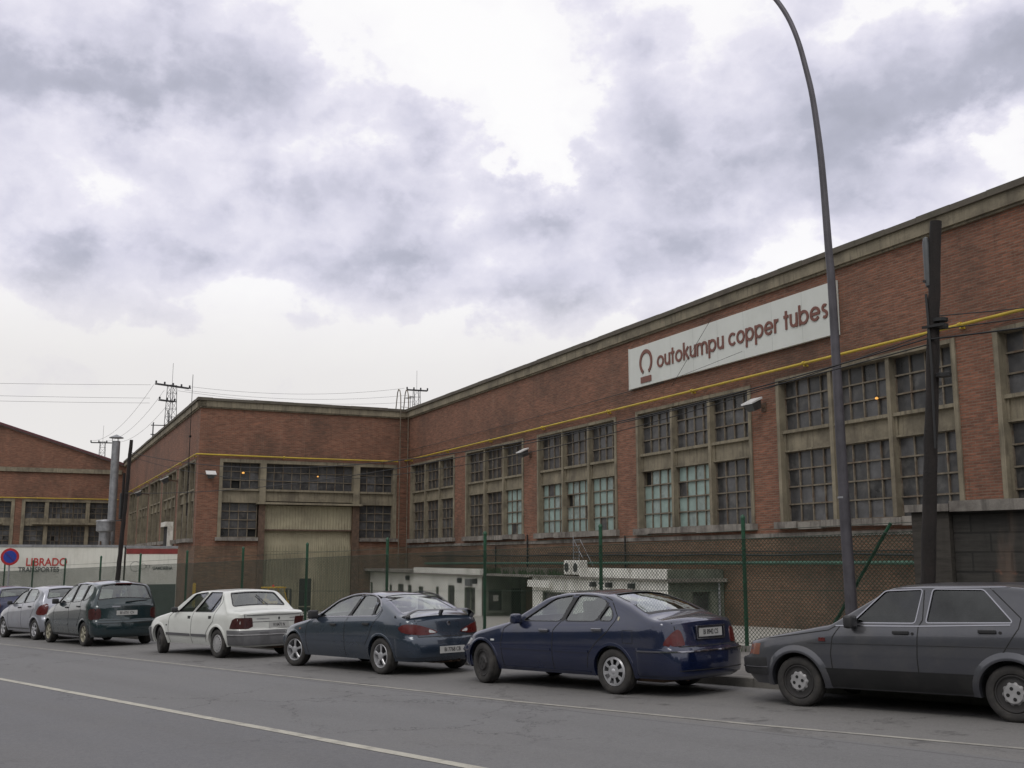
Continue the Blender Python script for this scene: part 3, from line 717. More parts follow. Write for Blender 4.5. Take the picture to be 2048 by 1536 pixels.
floodlight(FA, 18.05, 6.4, IN, RZ, 'boxy white-topped floodlight on the brick pier between the second and third bays from the ladder', .8, .3)
floodlight(FB, 12.2, 6.2, IN, RZ, 'white-topped floodlight on the corner pier left of the cream gate', .8, .3)
floodlight(FC, 8.4, 6.4, IN, RZ, 'floodlight on the receding side wall nearest the building corner', .9, .7)
floodlight(FC, 24.9, 6.4, IN, RZ, 'small floodlight far along the receding side wall', .9, .7)
# lit lamps hanging behind the glass line
def pend(F, a, z, label, r=.09):
    o = empty('pendant_lamp', (IN[0], IN[1], 0), RZ, label, 'lamp', 'lit lamps behind the factory windows')
    b = MB(); p = F.P(a, .14, z); b.lathe([(.02, r*.8), (r*.8, r*.45), (r, 0), (r*.75, -r*.5), (.01, -r*.65)], p, 'z', 14); b.build('bulb', MT['glow'], o, smooth=60)
    b = MB(); b.lathe([(.02, r*1.8), (r*1.3, r*.9), (r*1.35, r*.8)], p, 'z', 14); b.tube([(p[0], p[1], p[2]+r*1.7), (p[0], p[1], p[2]+.5)], .012, 5); b.build('lamp_shade', MT['plastic'], o)
pend(FB, 10.24, 6.5, 'orange lamp glowing in the upper window left of the cream gate', .085)
pend(FB, 5.72, 6.42, 'tiny pale lamp glowing in the wide window above the cream gate', .06)
pend(FA, 3.1, 6.15, 'orange lamp glowing in the bay nearest the ladder', .07)
pend(FA, 40.95, 6.10, 'warm lamp glowing in the large bay behind the street lamp post', .05)

# ------------------------------------------------------------------ roof ladder in the inner corner
lad = empty('roof_ladder', IN, RZ, 'tall rusty steel ladder with looped hand rails climbing to the roof in the inner corner', 'ladder')
for a in (.12, .64):
    b = MB()
    top = [FB.P(a, -.38, .2), FB.P(a, -.38, 11.2), FB.P(a, -.34, 11.7), FB.P(a, -.15, 12.05), FB.P(a, .1, 12.15), FB.P(a, .3, 11.95), FB.P(a, .5, 11.2), FB.P(a, .62, 10.8)]
    b.tube(top, .034, 6); b.build('rail', MT['bar'], lad)
b = MB(); z = .4
while z < 11.2: b.tube([FB.P(.12, -.38, z), FB.P(.64, -.38, z)], .016, 5); z += .32
for z in (1.5, 4, 6.5, 9): 
    for a in (.12, .64): b.bar(FB.P(a, -.38, z), FB.P(a, 0, z), .03)
b.build('rung', MT['rust'], lad)
ant = empty('roof_aerial', (*L2W(-.8, -.4)[:2], 10.9), RZ, 'small television aerial on the roof beside the ladder', 'aerial')
b = MB(); b.tube([(0, 0, -.3), (0, 0, 1.0)], .02, 5); b.tube([(-.7, 0, .9), (.5, 0, .9)], .015, 5)
for i in range(5): b.tube([(-.6+i*.25, -.25, .9), (-.6+i*.25, .25, .9)], .01, 4)
b.build('aerial_rods', MT['cable'], ant)
def mast(x, y, z0, h, label, nm='lightning_rod', r=.03):
    b = MB(); b.tube([(0, 0, 0), (0, 0, h)], [r, r*.5], 6); b.box(-.06, .06, -.06, .06, h*.55, h*.55+.12)
    o = b.build(nm, MT['cable'], None, loc=(x, y, z0)); tag(o, label, 'rod'); return o
mx, my, _ = L2W(-2.5, VC+.2); mast(mx, my, 4, 8.6, 'thin dark mast strapped to the side wall near the building corner', 'mast', .035)

# ------------------------------------------------------------------ low gatehouses along the foot of the long facade
HV = 2.3
def hutface(v): return Face((0, -v, 0), (1, 0, 0), (0, 1, 0))
FH = hutface(HV); DB = HV-.03
def endface(u): return Face((u, -HV, 0), (0, 1, 0), (-1, 0, 0))     # a runs from the front corner back to the factory wall
def win(F, par, a0, a1, z0, z1, mull=False, m=MT['pane'], sill=True):
    w = MB(); F.box(w, a0, a1, .09, .11, z0, z1, 0)
    for (p, q, r_, s_) in ((a0, a0+.05, z0, z1), (a1-.05, a1, z0, z1), (a0+.05, a1-.05, z1-.05, z1), (a0+.05, a1-.05, z0, z0+.05)): F.box(w, p, q, .0, .09, r_, s_, 1)
    if mull: F.box(w, (a0+a1)/2-.025, (a0+a1)/2+.025, .02, .088, z0+.05, z1-.05, 1)
    if sill: F.box(w, a0-.05, a1+.05, -.06, .0, z0-.07, z0, 1)
    return w.build('window' if sill else 'door', [m, MT['greyren']], par)
hut = empty('gatehouse', IN, RZ, 'long low white gatehouse with a row of narrow dark windows seen through the fence', 'hut')
wins = [(.1, .55, -1.2, .05), (3.8, 4.25, -1.0, -.02), (5.35, 6.3, -1.1, .06), (7.05, 7.65, -1.1, .04), (8.8, 9.5, -1.2, .0), (11.45, 11.85, -1.35, .05), (13.15, 14.05, -1.05, .16), (15.35, 16.7, -1.0, .12)]
XL, XR = -.25, 17.5
b = MB(); wall_holes(b, XL, XR, -2.4, .66, wins, lambda a, z: FH.P(a, 0, z))
b.quad(FH.P(XL, 0, -2.4), FH.P(XL, DB, -2.4), FH.P(XL, DB, .66), FH.P(XL, 0, .66)); b.build('wall', MT['white'], hut, recalc=False)
for (a0, a1, z0, z1) in wins: win(FH, hut, a0, a1, z0, z1, a1-a0 > 1.2)
FE = endface(XR); b = MB(); wall_holes(b, 0, DB, -2.4, .66, [(.3, 1.1, -.98, .08), (1.47, 2.12, -2.4, .14)], lambda a, z: FE.P(a, 0, z)); b.build('end_wall', MT['greyren'], hut, recalc=False)
win(FE, hut, .3, 1.1, -.98, .08); win(FE, hut, 1.47, 2.12, -2.4, .14, m=MT['black'], sill=False)
b = MB(); FE.box(b, .62, .86, .03, .085, -.5, -.22); b.build('notice', MT['white'], hut)
b = MB(); FH.box(b, XL-.1, XR+.25, -.16, DB, .66, .72); b.build('roof', MT['conc_grey'], hut)
b = MB(); FH.box(b, 8.0, 17.3, -.02, .16, .723, 1.0); b.build('parapet', MT['white'], hut)
b = MB(); FH.box(b, XL-1.6, 7.9, -.4, DB, .724, .86); b.build('canopy', MT['conc_grey'], hut)
b = MB(); FH.box(b, 15.7, 16.35, -.14, -.005, .18, .50); b.build('wall_box', MT['plastic_grey'], hut)
for a in (14.9, 16.85, 7.2):
    b = MB(); FH.box(b, a-.09, a+.09, -.2, -.001, .30, .54); b.build('wall_lamp', MT['plastic'], hut)
b = MB(); b.tube([FH.P(3.3, -.04, -2), FH.P(3.3, -.04, .6)], .035, 6); b.build('downpipe', MT['greyren'], hut)

hut2 = empty('gatehouse', IN, RZ, 'shorter white gatehouse with a grey end wall and dark square window at its right', 'hut')
YL, YR = 22.95, 33.42
b = MB(); wall_holes(b, YL, YR, -2.0, .74, [(23.9, 26.6, -.9, .16)], lambda a, z: FH.P(a, 0, z)); b.quad(FH.P(YL, 0, -2), FH.P(YL, DB, -2), FH.P(YL, DB, .74), FH.P(YL, 0, .74)); b.build('wall', MT['white'], hut2, recalc=False)
win(FH, hut2, 23.9, 26.6, -.9, .16, True)
FE2 = endface(YR); b = MB(); wall_holes(b, 0, DB, -1.6, .74, [(.93, 1.74, -.33, .42)], lambda a, z: FE2.P(a, 0, z)); b.build('end_wall', MT['greyren'], hut2, recalc=False)
win(FE2, hut2, .93, 1.74, -.33, .42)
b = MB(); FH.box(b, 27.2, YR-.02, -.03, .15, .80, 1.14); b.build('parapet', MT['white'], hut2)
b = MB(); FE2.box(b, .0, DB, .0, .15, .80, 1.13); b.build('end_parapet', MT['greyren'], hut2)
b = MB(); FH.box(b, YL-.2, YR+.0, -.14, DB, .74, .798); FE2.box(b, .0, DB, -.22, -.002, .70, .82); b.build('roof', MT['conc_grey'], hut2)
b = MB(); b.tube([FE2.P(2.02, -.08, -1.4), FE2.P(2.02, -.08, .7)], .05, 8); b.build('downpipe', MT['galv'], hut2)
for a in (28.4, 29.6, 31.2):
    b = MB(); FH.box(b, a-.10, a+.10, -.2, -.001, .44, .62); b.build('wall_lamp', MT['plastic'], hut2)
b = MB(); FH.box(b, 22.95, 24.95, -.24, -.18, .32, .60); b.build('name_board', MT['white'], hut2)
po = empty('covered_passage', IN, RZ, 'shaded covered passage with a thin roof slab between the two white gatehouses', 'porch')
b = MB(); FH.box(b, 17.76, 22.74, -.05, DB, .70, .79); b.build('roof', MT['conc_grey'], po)
b = MB(); FH.box(b, 17.8, 22.7, .8, DB, .792, 1.06); b.build('upstand', MT['coping'], po)
for k, (a, wd, lab) in enumerate(((25.7, .5, 'white air conditioning unit on the gatehouse roof, left of the pair'), (26.45, .55, 'white air conditioning unit on the gatehouse roof, right of the pair'))):
    r = empty('air_conditioner', L2W(a, 1.9, 0)[:2]+(.80,), RZ, lab, 'air conditioner', 'air conditioners on the gatehouse roof')
    b = MB(); b.bbox(-wd/2, wd/2, -.2, .2, .05, .62, .03); b.build('casing', MT['white'], r)
    b = MB(); b.lathe([(.18, -.205), (.18, -.215), (.02, -.215)], (0, 0, .34), 'y', 18); b.build('fan_grille', MT['plastic'], r)
    b = MB(); b.box(-wd/2+.03, -wd/2+.08, -.18, .18, 0, .05); b.box(wd/2-.08, wd/2-.03, -.18, .18, 0, .05); b.build('foot', MT['rust'], r)
r = empty('inclined_ladder', (*L2W(24.6, 1.2)[:2], .80), RZ, 'small grey steel frame with a sloping rail above the gatehouse roof', 'ladder')
b = MB(); b.tube([(0, 0, 1.5), (1.3, -.1, .4)], .014, 5); b.tube([(0, .3, 1.5), (1.3, .2, .4)], .014, 5)
b.tube([(0, 0, 0), (0, 0, 1.62)], .02, 5); b.tube([(.5, 0, 0), (.5, 0, 1.25)], .02, 5)
for i in range(6): b.tube([(0, 0, .2+i*.25), (.5, 0, .2+i*.25)], .012, 4)
b.build('frame', MT['galv'], r)
b = MB(); rg = random.Random(4)    # moss and weeds along the roof edge
for i in range(1500):
    a = rg.uniform(7, 27.5); p = FH.P(a, rg.uniform(.3, 2.2), .72); h = rg.uniform(.05, .42)*(1 if a > 14 else .7); t = rg.uniform(0, 6.28); w = .05
    k = len(b.v); b.v += [(p[0]-w*cos(t), p[1]-w*sin(t), p[2]), (p[0]+w*cos(t), p[1]+w*sin(t), p[2]), (p[0]+rg.uniform(-.1, .1), p[1]+rg.uniform(-.1, .1), p[2]+h)]; b.f.append((k, k+1, k+2)); b.m.append(0)
o = b.build('moss', MT['moss'], None, recalc=False); o.location = IN; o.rotation_euler = (0, 0, RZ); tag(o, 'dark green moss and weeds growing along the gatehouse roof edge', 'moss', kind='stuff')

# ------------------------------------------------------------------ green chain link fence
fence = empty('chain_link_fence', (-12.1, YF, gz(-12.1)), 0, 'green chain link fence with round posts between the pavement and the factory yard', 'fence')
FX, FZ = -12.1, gz(-12.1)
def fl(x, y, z): return (x-FX, y-YF, z-FZ)
FOOT.v = [(x-FX, y-YF, z-FZ) for x, y, z in FOOT.v]; FOOT.build('footing', MT['kerb'], fence)
posts = [-12.11, -15.75, -19.5, -23.46, -27.47, -31.32, -35.31, -39.2, -43.0, -46.9, -50.9, -54.9, -58.9, -62.9, -66.9, -70.9, -74.9]
for x in posts:
    g = gz(x)+.2; b = MB(); b.tube([fl(x, YF, g), fl(x, YF, g+2.32)], .038, 10); b.tube([fl(x, YF, g+2.32), fl(x, YF, g+2.36), fl(x, YF, g+2.40)], [.046, .046, .012], 10)
    for zz in (.5, 1.15, 1.75): b.tube([fl(x, YF, g+zz), fl(x, YF, g+zz+.03)], .048, 8)
    b.build('post', MT['green'], fence, smooth=40)
b = MB(); b.tube([fl(-9.15, YF, gz(-9)+2.3), fl(-10.6, YF, gz(-10.6)+.2)], .03, 8); b.build('brace', MT['green'], fence)
MHt = 1.88; PX = .078; WR = .0050; XE = -8.70; XS = -76
mesh = MB()
def wireseg(x0, z0, x1, z1, dy):
    # small triangular section wire from (x0,z0) to (x1,z1), heights above the footing
    g0 = gz(x0)+.27+z0; g1 = gz(x1)+.27+z1; d = Vector((x1-x0, g1-g0)).normalized(); nx_, nz_ = -d.y*WR, d.x*WR
    k = len(mesh.v)
    for (x, g) in ((x0, g0), (x1, g1)):
        mesh.v += [fl(x+nx_, YF-.045+dy, g+nz_), fl(x-nx_, YF-.045+dy, g-nz_), fl(x, YF-.045+dy+WR*1.6, g)]
    mesh.f += [(k, k+1, k+4, k+3), (k+1, k+2, k+5, k+4), (k+2, k, k+3, k+5)]; mesh.m += [0]*3
x = XS-MHt
while x < XE:
    # rising to the right and falling to the right, clipped to the panel
    for sgn in (1, -1):
        xa, xb = x, x+MHt; za, zb_ = (0, MHt) if sgn > 0 else (MHt, 0)
        if xb > XE: t = (XE-xa)/MHt; zb_ = za+(zb_-za)*t; xb = XE
        if xa < XS: t = (XS-xa)/(xb-xa); za = za+(zb_-za)*t; xa = XS
        if xb-xa > .02:
            xm, zm = (xa+xb)/2, (za+zb_)/2
            wireseg(xa, za, xm, zm, .004*sgn); wireseg(xm, zm, xb, zb_, .004*sgn)
    x += PX
mesh.build('mesh_panel', MT['wire'], fence, recalc=False)
b = MB()
for zz in (.27, .27+MHt*.5, .27+MHt):
    b.tube([fl(x, YF-.04, gz(x)+zz) for x in np.linspace(XS, XE, 18)], .006, 5)
b.tube([fl(x, YF-.03, gz(x)+2.3) for x in np.linspace(XS, XE, 18)], .005, 5)
b.build('line_wire', MT['wire'], fence)

b = MB(); rg = random.Random(9)
for i in range(2600):
    x = rg.uniform(-60, 8); row = rg.random(); y = (YF-.16+rg.gauss(0, .05)) if row < .8 else 12.62+rg.uniform(-.01, .03)
    if sin(x*.9)+sin(x*2.3+1)+rg.uniform(-.8, .8) < .35: continue
    h = rg.uniform(.03, .22) if row < .8 else rg.uniform(.02, .08); t = rg.uniform(0, 6.28); w = rg.uniform(.008, .03); z = gz(x)+.12; k = len(b.v)
    b.v += [(x-w*cos(t), y-w*sin(t), z), (x+w*cos(t), y+w*sin(t), z), (x+rg.uniform(-.08, .08), y+rg.uniform(-.08, .08), z+h)]; b.f.append((k, k+1, k+2)); b.m.append(0)
tag(b.build('weeds', MT['moss'], None, recalc=False), 'thin weeds growing along the fence footing and kerb', 'weeds', kind='stuff')
for (x, y, r_) in ((-13.2, 14.6, .3), (-27, 14.2, 1.0)):
    o = MB().box(-.11, .11, -.07, .07, 0, .012).build('flattened_carton', MT['plate'], None, loc=(x, y, gz(x)+.127)); o.rotation_euler = (0, 0, r_)
    tag(o, 'flattened pale carton on the pavement '+('behind the gap beside the dark blue saloon' if x > -20 else 'behind the white saloon'), 'litter')
# dark block wall on the right
bw = empty('block_wall', (-8.38, YF, gz(-8.4)), 0, 'dark stained concrete block wall with a coping and end pillar on the right', 'wall')
b = MB(); b.box(.32, 16, -.06, .12, -.5, 2.43); b.build('blockwork', MT['block'], bw)
b = MB(); b.box(-.31, .31, -.17, .22, -.5, 2.44); b.build('pillar', brick('dark_pillar', (.07, .062, .053), (.055, .05, .043), (.04, .037, .033), dark=(.025, .024, .02), bw=2, rh=1.3), bw)
b = MB()
for i in range(12): b.box(.36+i*1.3, .36+(i+1)*1.3-.01, -.24, .26, 2.433+(i % 3)*.004, 2.60+(i % 2)*.006)
b.box(-.38, .35, -.25, .28, 2.442, 2.56); b.build('coping', MT['conc_grey'], bw)

# ------------------------------------------------------------------ posts, poles and cables
lp = empty('street_lamp', (-9.60, 16.0, gz(-9.6)+.12), 0, 'tall tapering grey steel street lamp post bending over at the top', 'street lamp')
prof = [(-9.60, -.1), (-9.61, 1.0), (-9.64, 2.5), (-9.67, 5.9), (-9.70, 6.8), (-9.74, 8.0), (-9.78, 8.7), (-9.87, 9.6), (-9.98, 10.2), (-10.12, 10.8), (-10.32, 11.35), (-10.62, 11.88), (-11.1, 12.5), (-11.8, 13.0), (-12.5, 13.2)]
def cat(P, n=6):
    P = [Vector(p) for p in P]; out = []
    for i in range(len(P)-1):
        p0, p1, p2, p3 = P[max(0, i-1)], P[i], P[i+1], P[min(len(P)-1, i+2)]
        for k in range(n):
            t = k/n; out.append(.5*((2*p1)+(p2-p0)*t+(2*p0-5*p1+4*p2-p3)*t*t+(3*p1-p0-3*p2+p3)*t**3))
    out.append(P[-1]); return out
bz = gz(-9.6)+.12
pts = cat([(x+9.60, 0, z-bz) for x, z in prof], 4); L_ = len(pts)
def rad(z): return max(.045, .102-.0052*max(0, z))
b = MB(); b.tube(pts, [rad(p.z) for p in pts], 16); b.build('pole', MT['lamp_grey'], lp, smooth=50)
b = MB(); b.tube([(0, 0, -.1), (0, 0, .55), (0, 0, .6)], [.125, .12, .105], 16); b.box(-.05, .05, -.135, -.11, .25, .5, 0); b.build('base_sleeve', MT['lamp_grey'], lp, smooth=40)
b = MB()
for z in (2.6,): b.tube([(-.02-.012*z, 0, z), (-.02-.012*z, 0, z+.03)], rad(z)+.006, 16)
b.build('clamp_band', MT['galv'], lp, smooth=40)
b = MB(); b.bbox(-3.6, -2.8, -.14, .14, 13.1-bz, 13.32-bz, .05); b.build('lamp_head', MT['galv'], lp)

def telpole(loc, lean, h, r0, r1, label, box=True, seed=1):
    r = empty('telephone_pole', loc, 0, label, 'pole', 'tarred wooden poles by the fence'); rg = random.Random(seed)
    b = MB(); n = 24; pts = [(lean*(i/n)*h+rg.uniform(-.008, .008), rg.uniform(-.008, .008), h*i/n) for i in range(n+1)]
    b.tube(pts, [r0+(r1-r0)*i/n+rg.uniform(-.003, .003) for i in range(n+1)], 12); b.build('shaft', MT['wood'], r, smooth=50)
    if box:
        b = MB(); x = lean*6.2; b.lathe([(.01, .0), (.045, .03), (.052, .1), (.052, .68), (.04, .76), (.01, .78)], (x-.12, -.04, h-1.0), 'z', 14); b.build('junction_canister', MT['floodgrey'], r, smooth=40)
        b = MB(); b.tube([(x-.15, -.08, h-1.1), (x-.13, -.1, h-1.5), (x-.11, -.12, h-2.2), (x-.13, -.12, h-3.4)], .02, 6); b.bar((x-.18, -.1, h-.9), (x, 0, h-.9), .03); b.bar((x-.22, -.12, 4.95), (x+.12, -.12, 4.95), .035)
        for z in (h-2.35, 4.93, 5.02): b.tube([(x, 0, z), (x, 0, z+.05)], r1+.03, 10)
        b.build('cable_bracket', MT['cable'], r)
    else:
        b = MB(); b.bar((lean*3.3-.4, -.1, 3.55), (lean*3.3+.05, -.1, 3.55), .04); b.bbox(lean*3.9-.22, lean*3.9-.06, -.12, .04, 3.6, 4.5, .02); b.build('cable_bracket', MT['cable'], r)
        b = MB(); b.tube([(lean*5.2-.25, -.05, 3.6), (lean*5.2-.22, -.05, 5.2)], .05, 8); b.build('stay', MT['wood'], r)
    return r
telpole((-7.86, 15.0, gz(-7.9)+.12), .088, 6.55, .108, .082, 'dark wooden pole with a grey canister near its top beside the block wall', True, 3)
telpole((-37.45, 15.0, gz(-37.4)+.12), .105, 6.35, .092, .058, 'dark leaning wooden pole behind the green people carrier', False, 5)
def cable(name, p, q, sag, r, label, mat=None, n=40, grp='overhead cables'):
    p, q = Vector(p), Vector(q); b = MB()
    pts = [p.lerp(q, i/n)-Vector((0, 0, sag*4*(i/n)*(1-i/n))) for i in range(n+1)]
    b.tube([x-p for x in pts], r*.72, 5); o = b.build(name, mat or MT['cable'], None, loc=p, recalc=False); return tag(o, label, 'cable', grp)
# between the two wooden poles
cable('overhead_cable', (-36.75, 15.0, 5.15), (-7.45, 14.9, 4.72), 1.12, .016, 'upper black cable sagging between the two wooden poles')
cable('overhead_cable', (-36.95, 14.95, 3.75), (-7.47, 14.88, 4.62), .62, .014, 'lower black cable sagging between the two wooden poles')
cable('overhead_cable', (-36.76, 15.05, 5.0), (-7.45, 14.95, 4.80), 1.42, .011, 'thin middle cable sagging between the two wooden poles')
cable('overhead_cable', (-7.45, 14.9, 4.70), (18, 15.5, 5.9), .5, .019, 'thick black cable leaving the wooden pole to the right edge')
cable('overhead_cable', (-7.45, 14.95, 4.84), (18, 15.4, 6.1), .5, .013, 'thin black cable leaving the wooden pole to the right just above the thick one')
cable('overhead_cable', (-7.45, 14.95, 5.05), (-2.8, 21.5, 6.3), .1, .012, 'short cable rising from the wooden pole to the right above the yellow pipe')
w0 = L2W(30.9, .3, 7.9); w1 = L2W(33.55, .3, 9.95)
cable('stay_wire', w0, w1, 0, .012, 'thin dark wire crossing the company sign at a slant')
cable('stay_wire', L2W(24.0, .4, 7.75), L2W(35.4, .4, 8.42), .05, .010, 'thin dark wire crossing the lower edge of the company sign')
for k, (za, zb_) in enumerate(((8.45, 8.70), (8.0, 8.15))):
    cable('wall_cable', L2W(.3, .08, za-.25), L2W(22 if k else 30, .08, zb_-.5), .04, .018, ('upper' if k == 0 else 'lower')+' dark cable clipped along the brick above the yellow pipe')

# lattice pylons and power lines
def pylon(loc, h, wtop, label, arms, rz=0, hw=.45):
    r = empty('electricity_pylon', loc, rz, label, 'pylon', 'lattice electricity pylons')
    b = MB(); n = int(h/1.1); wb = wtop*2.2
    def c(i, sx, sy): t = i/n; w = wb+(wtop-wb)*t; return (sx*w/2, sy*w/2, h*t)
    for sx in (-1, 1):
        for sy in (-1, 1): b.bar(c(0, sx, sy), c(n, sx, sy), .065)
    for i in range(n):
        for (a, d) in (((-1, -1), (1, -1)), ((1, -1), (1, 1)), ((1, 1), (-1, 1)), ((-1, 1), (-1, -1))):
            s_ = (a, d) if i % 2 else (d, a); b.bar(c(i, *s_[0]), c(i+1, *s_[1]), .034); b.bar(c(i+1, *a), c(i+1, *d), .034)
    b.build('lattice_mast', MT['steel_dark'], r)
    for (z, x0, x1) in arms:
        b = MB(); b.bar((x0, -.25, z), (x1, -.25, z), .16, .16); b.bar((x0, .25, z), (x1, .25, z), .16, .16)
        for i in range(int(x1-x0)+1): b.bar((x0+i, -.25, z), (x0+i, .25, z), .08)
        b.build('crossarm', MT['steel_dark'], r)
        m = int((x1-x0)/1.6)+1
        for i in range(m+1):
            x = x0+(x1-x0)*i/m; bb = MB(); bb.lathe([(.03, 0), (.14, .08), (.14, .16), (.08, .2), (.14, .26), (.14, .34), (.04, .42)], (x, 0, z+.06), 'z', 8); bb.build('insulator', MT['steel_dark'], r)
    b = MB(); b.tube([(0, 0, h), (0, 0, h+3.2)], .025, 5); b.build('lightning_rod', MT['steel_dark'], r)
    return r
pylon((-143.9, 64.1, 2), 23.6, .9, 'largest lattice pylon with a skewed crossarm rising behind the left wing roof', [(23.5, -2.6, 2.9), (21.3, -1.9, .5)], R(100))
pylon((-210.2, 80.0, 2), 22.0, .9, 'small distant lattice pylon with a level crossarm beside the metal chimney', [(21.8, -2.2, 2.2)], R(60))
pylon((-136.9, 101.9, 2), 26.0, .9, 'lattice pylon top showing above the inner roof corner by the ladder', [(26.0, -1.6, 1.8)], R(70))
sx_ = empty('switchgear_frame', (-144.8, 63.1, 4), R(60), 'dark steel switch frame standing beside the largest pylon', 'frame')
b = MB()
for x in (-1.0, 1.0): b.tube([(x, 0, 0), (x, 0, 16.2), (x*.9, 0, 17.2+x*.9)], .09, 5)
for z in (14.6, 15.9): b.bar((-1.3, 0, z), (2.4, 0, z), .12)
b.build('frame', MT['steel_dark'], sx_)
P1 = Vector((-143.9, 64.1, 25.6)); P2 = Vector((-210.2, 80, 23.9)); P3 = Vector((-136.9, 101.9, 28.2))
for k, (dz_, pz) in enumerate(((0, 22.9), (-1.9, 22.2), (-2.6, 21.4))):
    cable('power_line', P1+Vector((-1.5, -2.5, dz_)), (-190, -40, pz+2.2), 1.2, .028, ['highest', 'middle', 'lowest'][k]+' power line running left from the largest pylon', MT['thin'])
    cable('power_line', P1+Vector((.6, 2.6-k, dz_*.3)), P3+Vector((-.6, -2+k, -1.0*k)), 1.0, .028, ['highest', 'middle', 'lowest'][k]+' power line between the largest pylon and the pylon by the ladder', MT['thin'])
    cable('power_line', P1+Vector((-1.2, -2.2+k*1.6, -.6*k)), P2+Vector((-.3, -2+2*k, .2)), 2.0, .03, ['left', 'middle', 'right'][k]+' power line fanning down from the largest pylon to the small distant pylon', MT['thin'])

# round no parking sign
ns = empty('no_parking_sign', (-42.37, 12.95, gz(-42.4)+.12), R(74), 'round red and blue no parking sign on a grey post by the kerb', 'sign')
b = MB(); b.tube([(0, 0, 0), (0, 0, 2.75)], .03, 8); b.build('post', MT['galv'], ns)
b = MB(); b.lathe([(.001, -.045), (.31, -.045), (.315, -.03), (.001, -.03)], (0, 0, 2.42), 'y', 32); b.build('rim', MT['redsign'], ns)
b = MB(); b.lathe([(.001, -.05), (.225, -.05), (.225, -.046)], (0, 0, 2.42), 'y', 32); b.build('face', MT['blue'], ns)
b = MB(); b.bar((-.16, -.053, 2.58), (.16, -.053, 2.26), .05, .004); b.build('slash', MT['redsign'], ns)

# ------------------------------------------------------------------ lorry trailers, chimney, forklift
FT = Face((3, 0, 0), (0, -1, 0), (-1, 0, 0))
def trailer(a0, a1, zt, label, grp='parked lorry trailers'):
    r = empty('lorry_trailer', L2W(3, a0)[:2]+(0,), RZ, label, 'trailer', grp)
    F = Face((0, 0, 0), (0, -1, 0), (-1, 0, 0)); Lg = a1-a0
    b = MB(); zb = -1.75
    F.box(b, 0, Lg, 0, 2.5, zb, zt-.12); b.build('box_body', MT['trailer'], r)
    b = MB(); F.box(b, -.02, Lg+.02, -.03, 2.53, zt-.12, zt); b.build('top_rail', MT['galv'], r)
    b = MB(); F.box(b, .3, Lg-.3, .05, 2.4, zb-.25, zb); F.box(b, .1, 1.2, .02, .06, zb-.6, zb); b.build('chassis', MT['trailer_dark'], r)
    for k in range(3):
        for (d0) in (.12, 2.1):
            w = MB(); p = F.P(1.6+k*1.3, d0, zb-.55); w.lathe([(.20, 0), (.48, 0), (.5, .04), (.5, .24), (.48, .28), (.2, .28)], p, 'x', 24, sgn=-1); w.build('wheel', MT['tyre'], r, smooth=40)
    return r, F
t1, TF = trailer(16.95, 30.5, 2.19, 'long white trailer with red lettering parked behind the fence at the left')
def facetext(name, txt, size, mat, parent, a, z, x=.02, sx=1, off=0):
    # faces +x of the trailer frame; text runs towards +local y
    m = Matrix.Translation((x, -a, z)) @ Matrix.Rotation(pi/2, 4, 'Z') @ Matrix.Rotation(pi/2, 4, 'X')
    return text_mesh(name, txt, size, mat, parent, m, .004, off, sx)
facetext('lettering', 'LIBRADO', .56, MT['redtext'], t1, 20.75-16.95, 1.28, .02, .86, .008)
facetext('lettering', 'TRANSPORTES', .36, MT['greytext'], t1, 21.1-16.95, .90, .02, .82, .006)
t2, TF2 = trailer(14.2, 16.85, 2.15, 'short white trailer with a dark red top band next to the wing corner')
b = MB(); TF2.box(b, .0, 2.65, -.015, -.003, 1.72, 2.0); b.build('red_band', MT['trailer_red'], t2)
b = MB(); TF2.box(b, .02, 2.65, -.012, -.003, -1.75, .1); b.build('skirt', MT['trailer_dark'], t2)
facetext('lettering', 'GAMORENA', .22, MT['greytext'], t2, .75, .95, .02, .85, .006)
b = MB()
for (cy, r_) in ((2.15, .27), (1.75, .15), (1.5, .1)): b.lathe([(r_, -.006), (r_-.02, -.006)], (0.012, -cy, 1.05), 'x', 20)
b.build('emblem', MT['greytext'], t2)

cx_, cy_, _ = L2W(-14.5, 18.6)
ch = empty('metal_chimney', (-71.46, 28.1, gz(-70)-.4), 0, 'tall shiny metal chimney pipe with a capped top in front of the distant hall', 'chimney')
b = MB(); zz = 1.3
b.tube([(0, 0, 3.2), (0, 0, 11.3)], .265, 20); 
for z in (4.6, 6.9, 9.2): b.tube([(0, 0, z), (0, 0, z+.07)], .28, 20)
b.build('flue', MT['galv'], ch, smooth=40)
b = MB(); b.lathe([(.01, 11.75), (.46, 11.55), (.46, 11.5), (.01, 11.5)], (0, 0, 0), 'z', 20)
for k in range(3): a = k*2.1; b.bar((.25*cos(a), .25*sin(a), 11.25), (.25*cos(a), .25*sin(a), 11.55), .03)
b.build('cap', MT['galv'], ch, smooth=40)
ck = empty('filter_tank', (-69.9, 27.1, gz(-70)-.4), 0, 'squat metal filter drum on legs at the foot of the metal chimney', 'tank')
b = MB(); b.lathe([(.01, 6.0), (.56, 5.95), (.6, 5.85), (.56, 5.82), (.56, 5.25), (.36, 5.15), (.36, 4.3), (.01, 4.3)], (0, 0, 0), 'z', 22); b.build('drum', MT['galv'], ck, smooth=40)
b = MB()
for k in range(4): a = k*pi/2+.6; b.bar((.42*cos(a), .42*sin(a), -.1), (.42*cos(a), .42*sin(a), 4.6), .07)
b.build('leg', MT['rust'], ck)

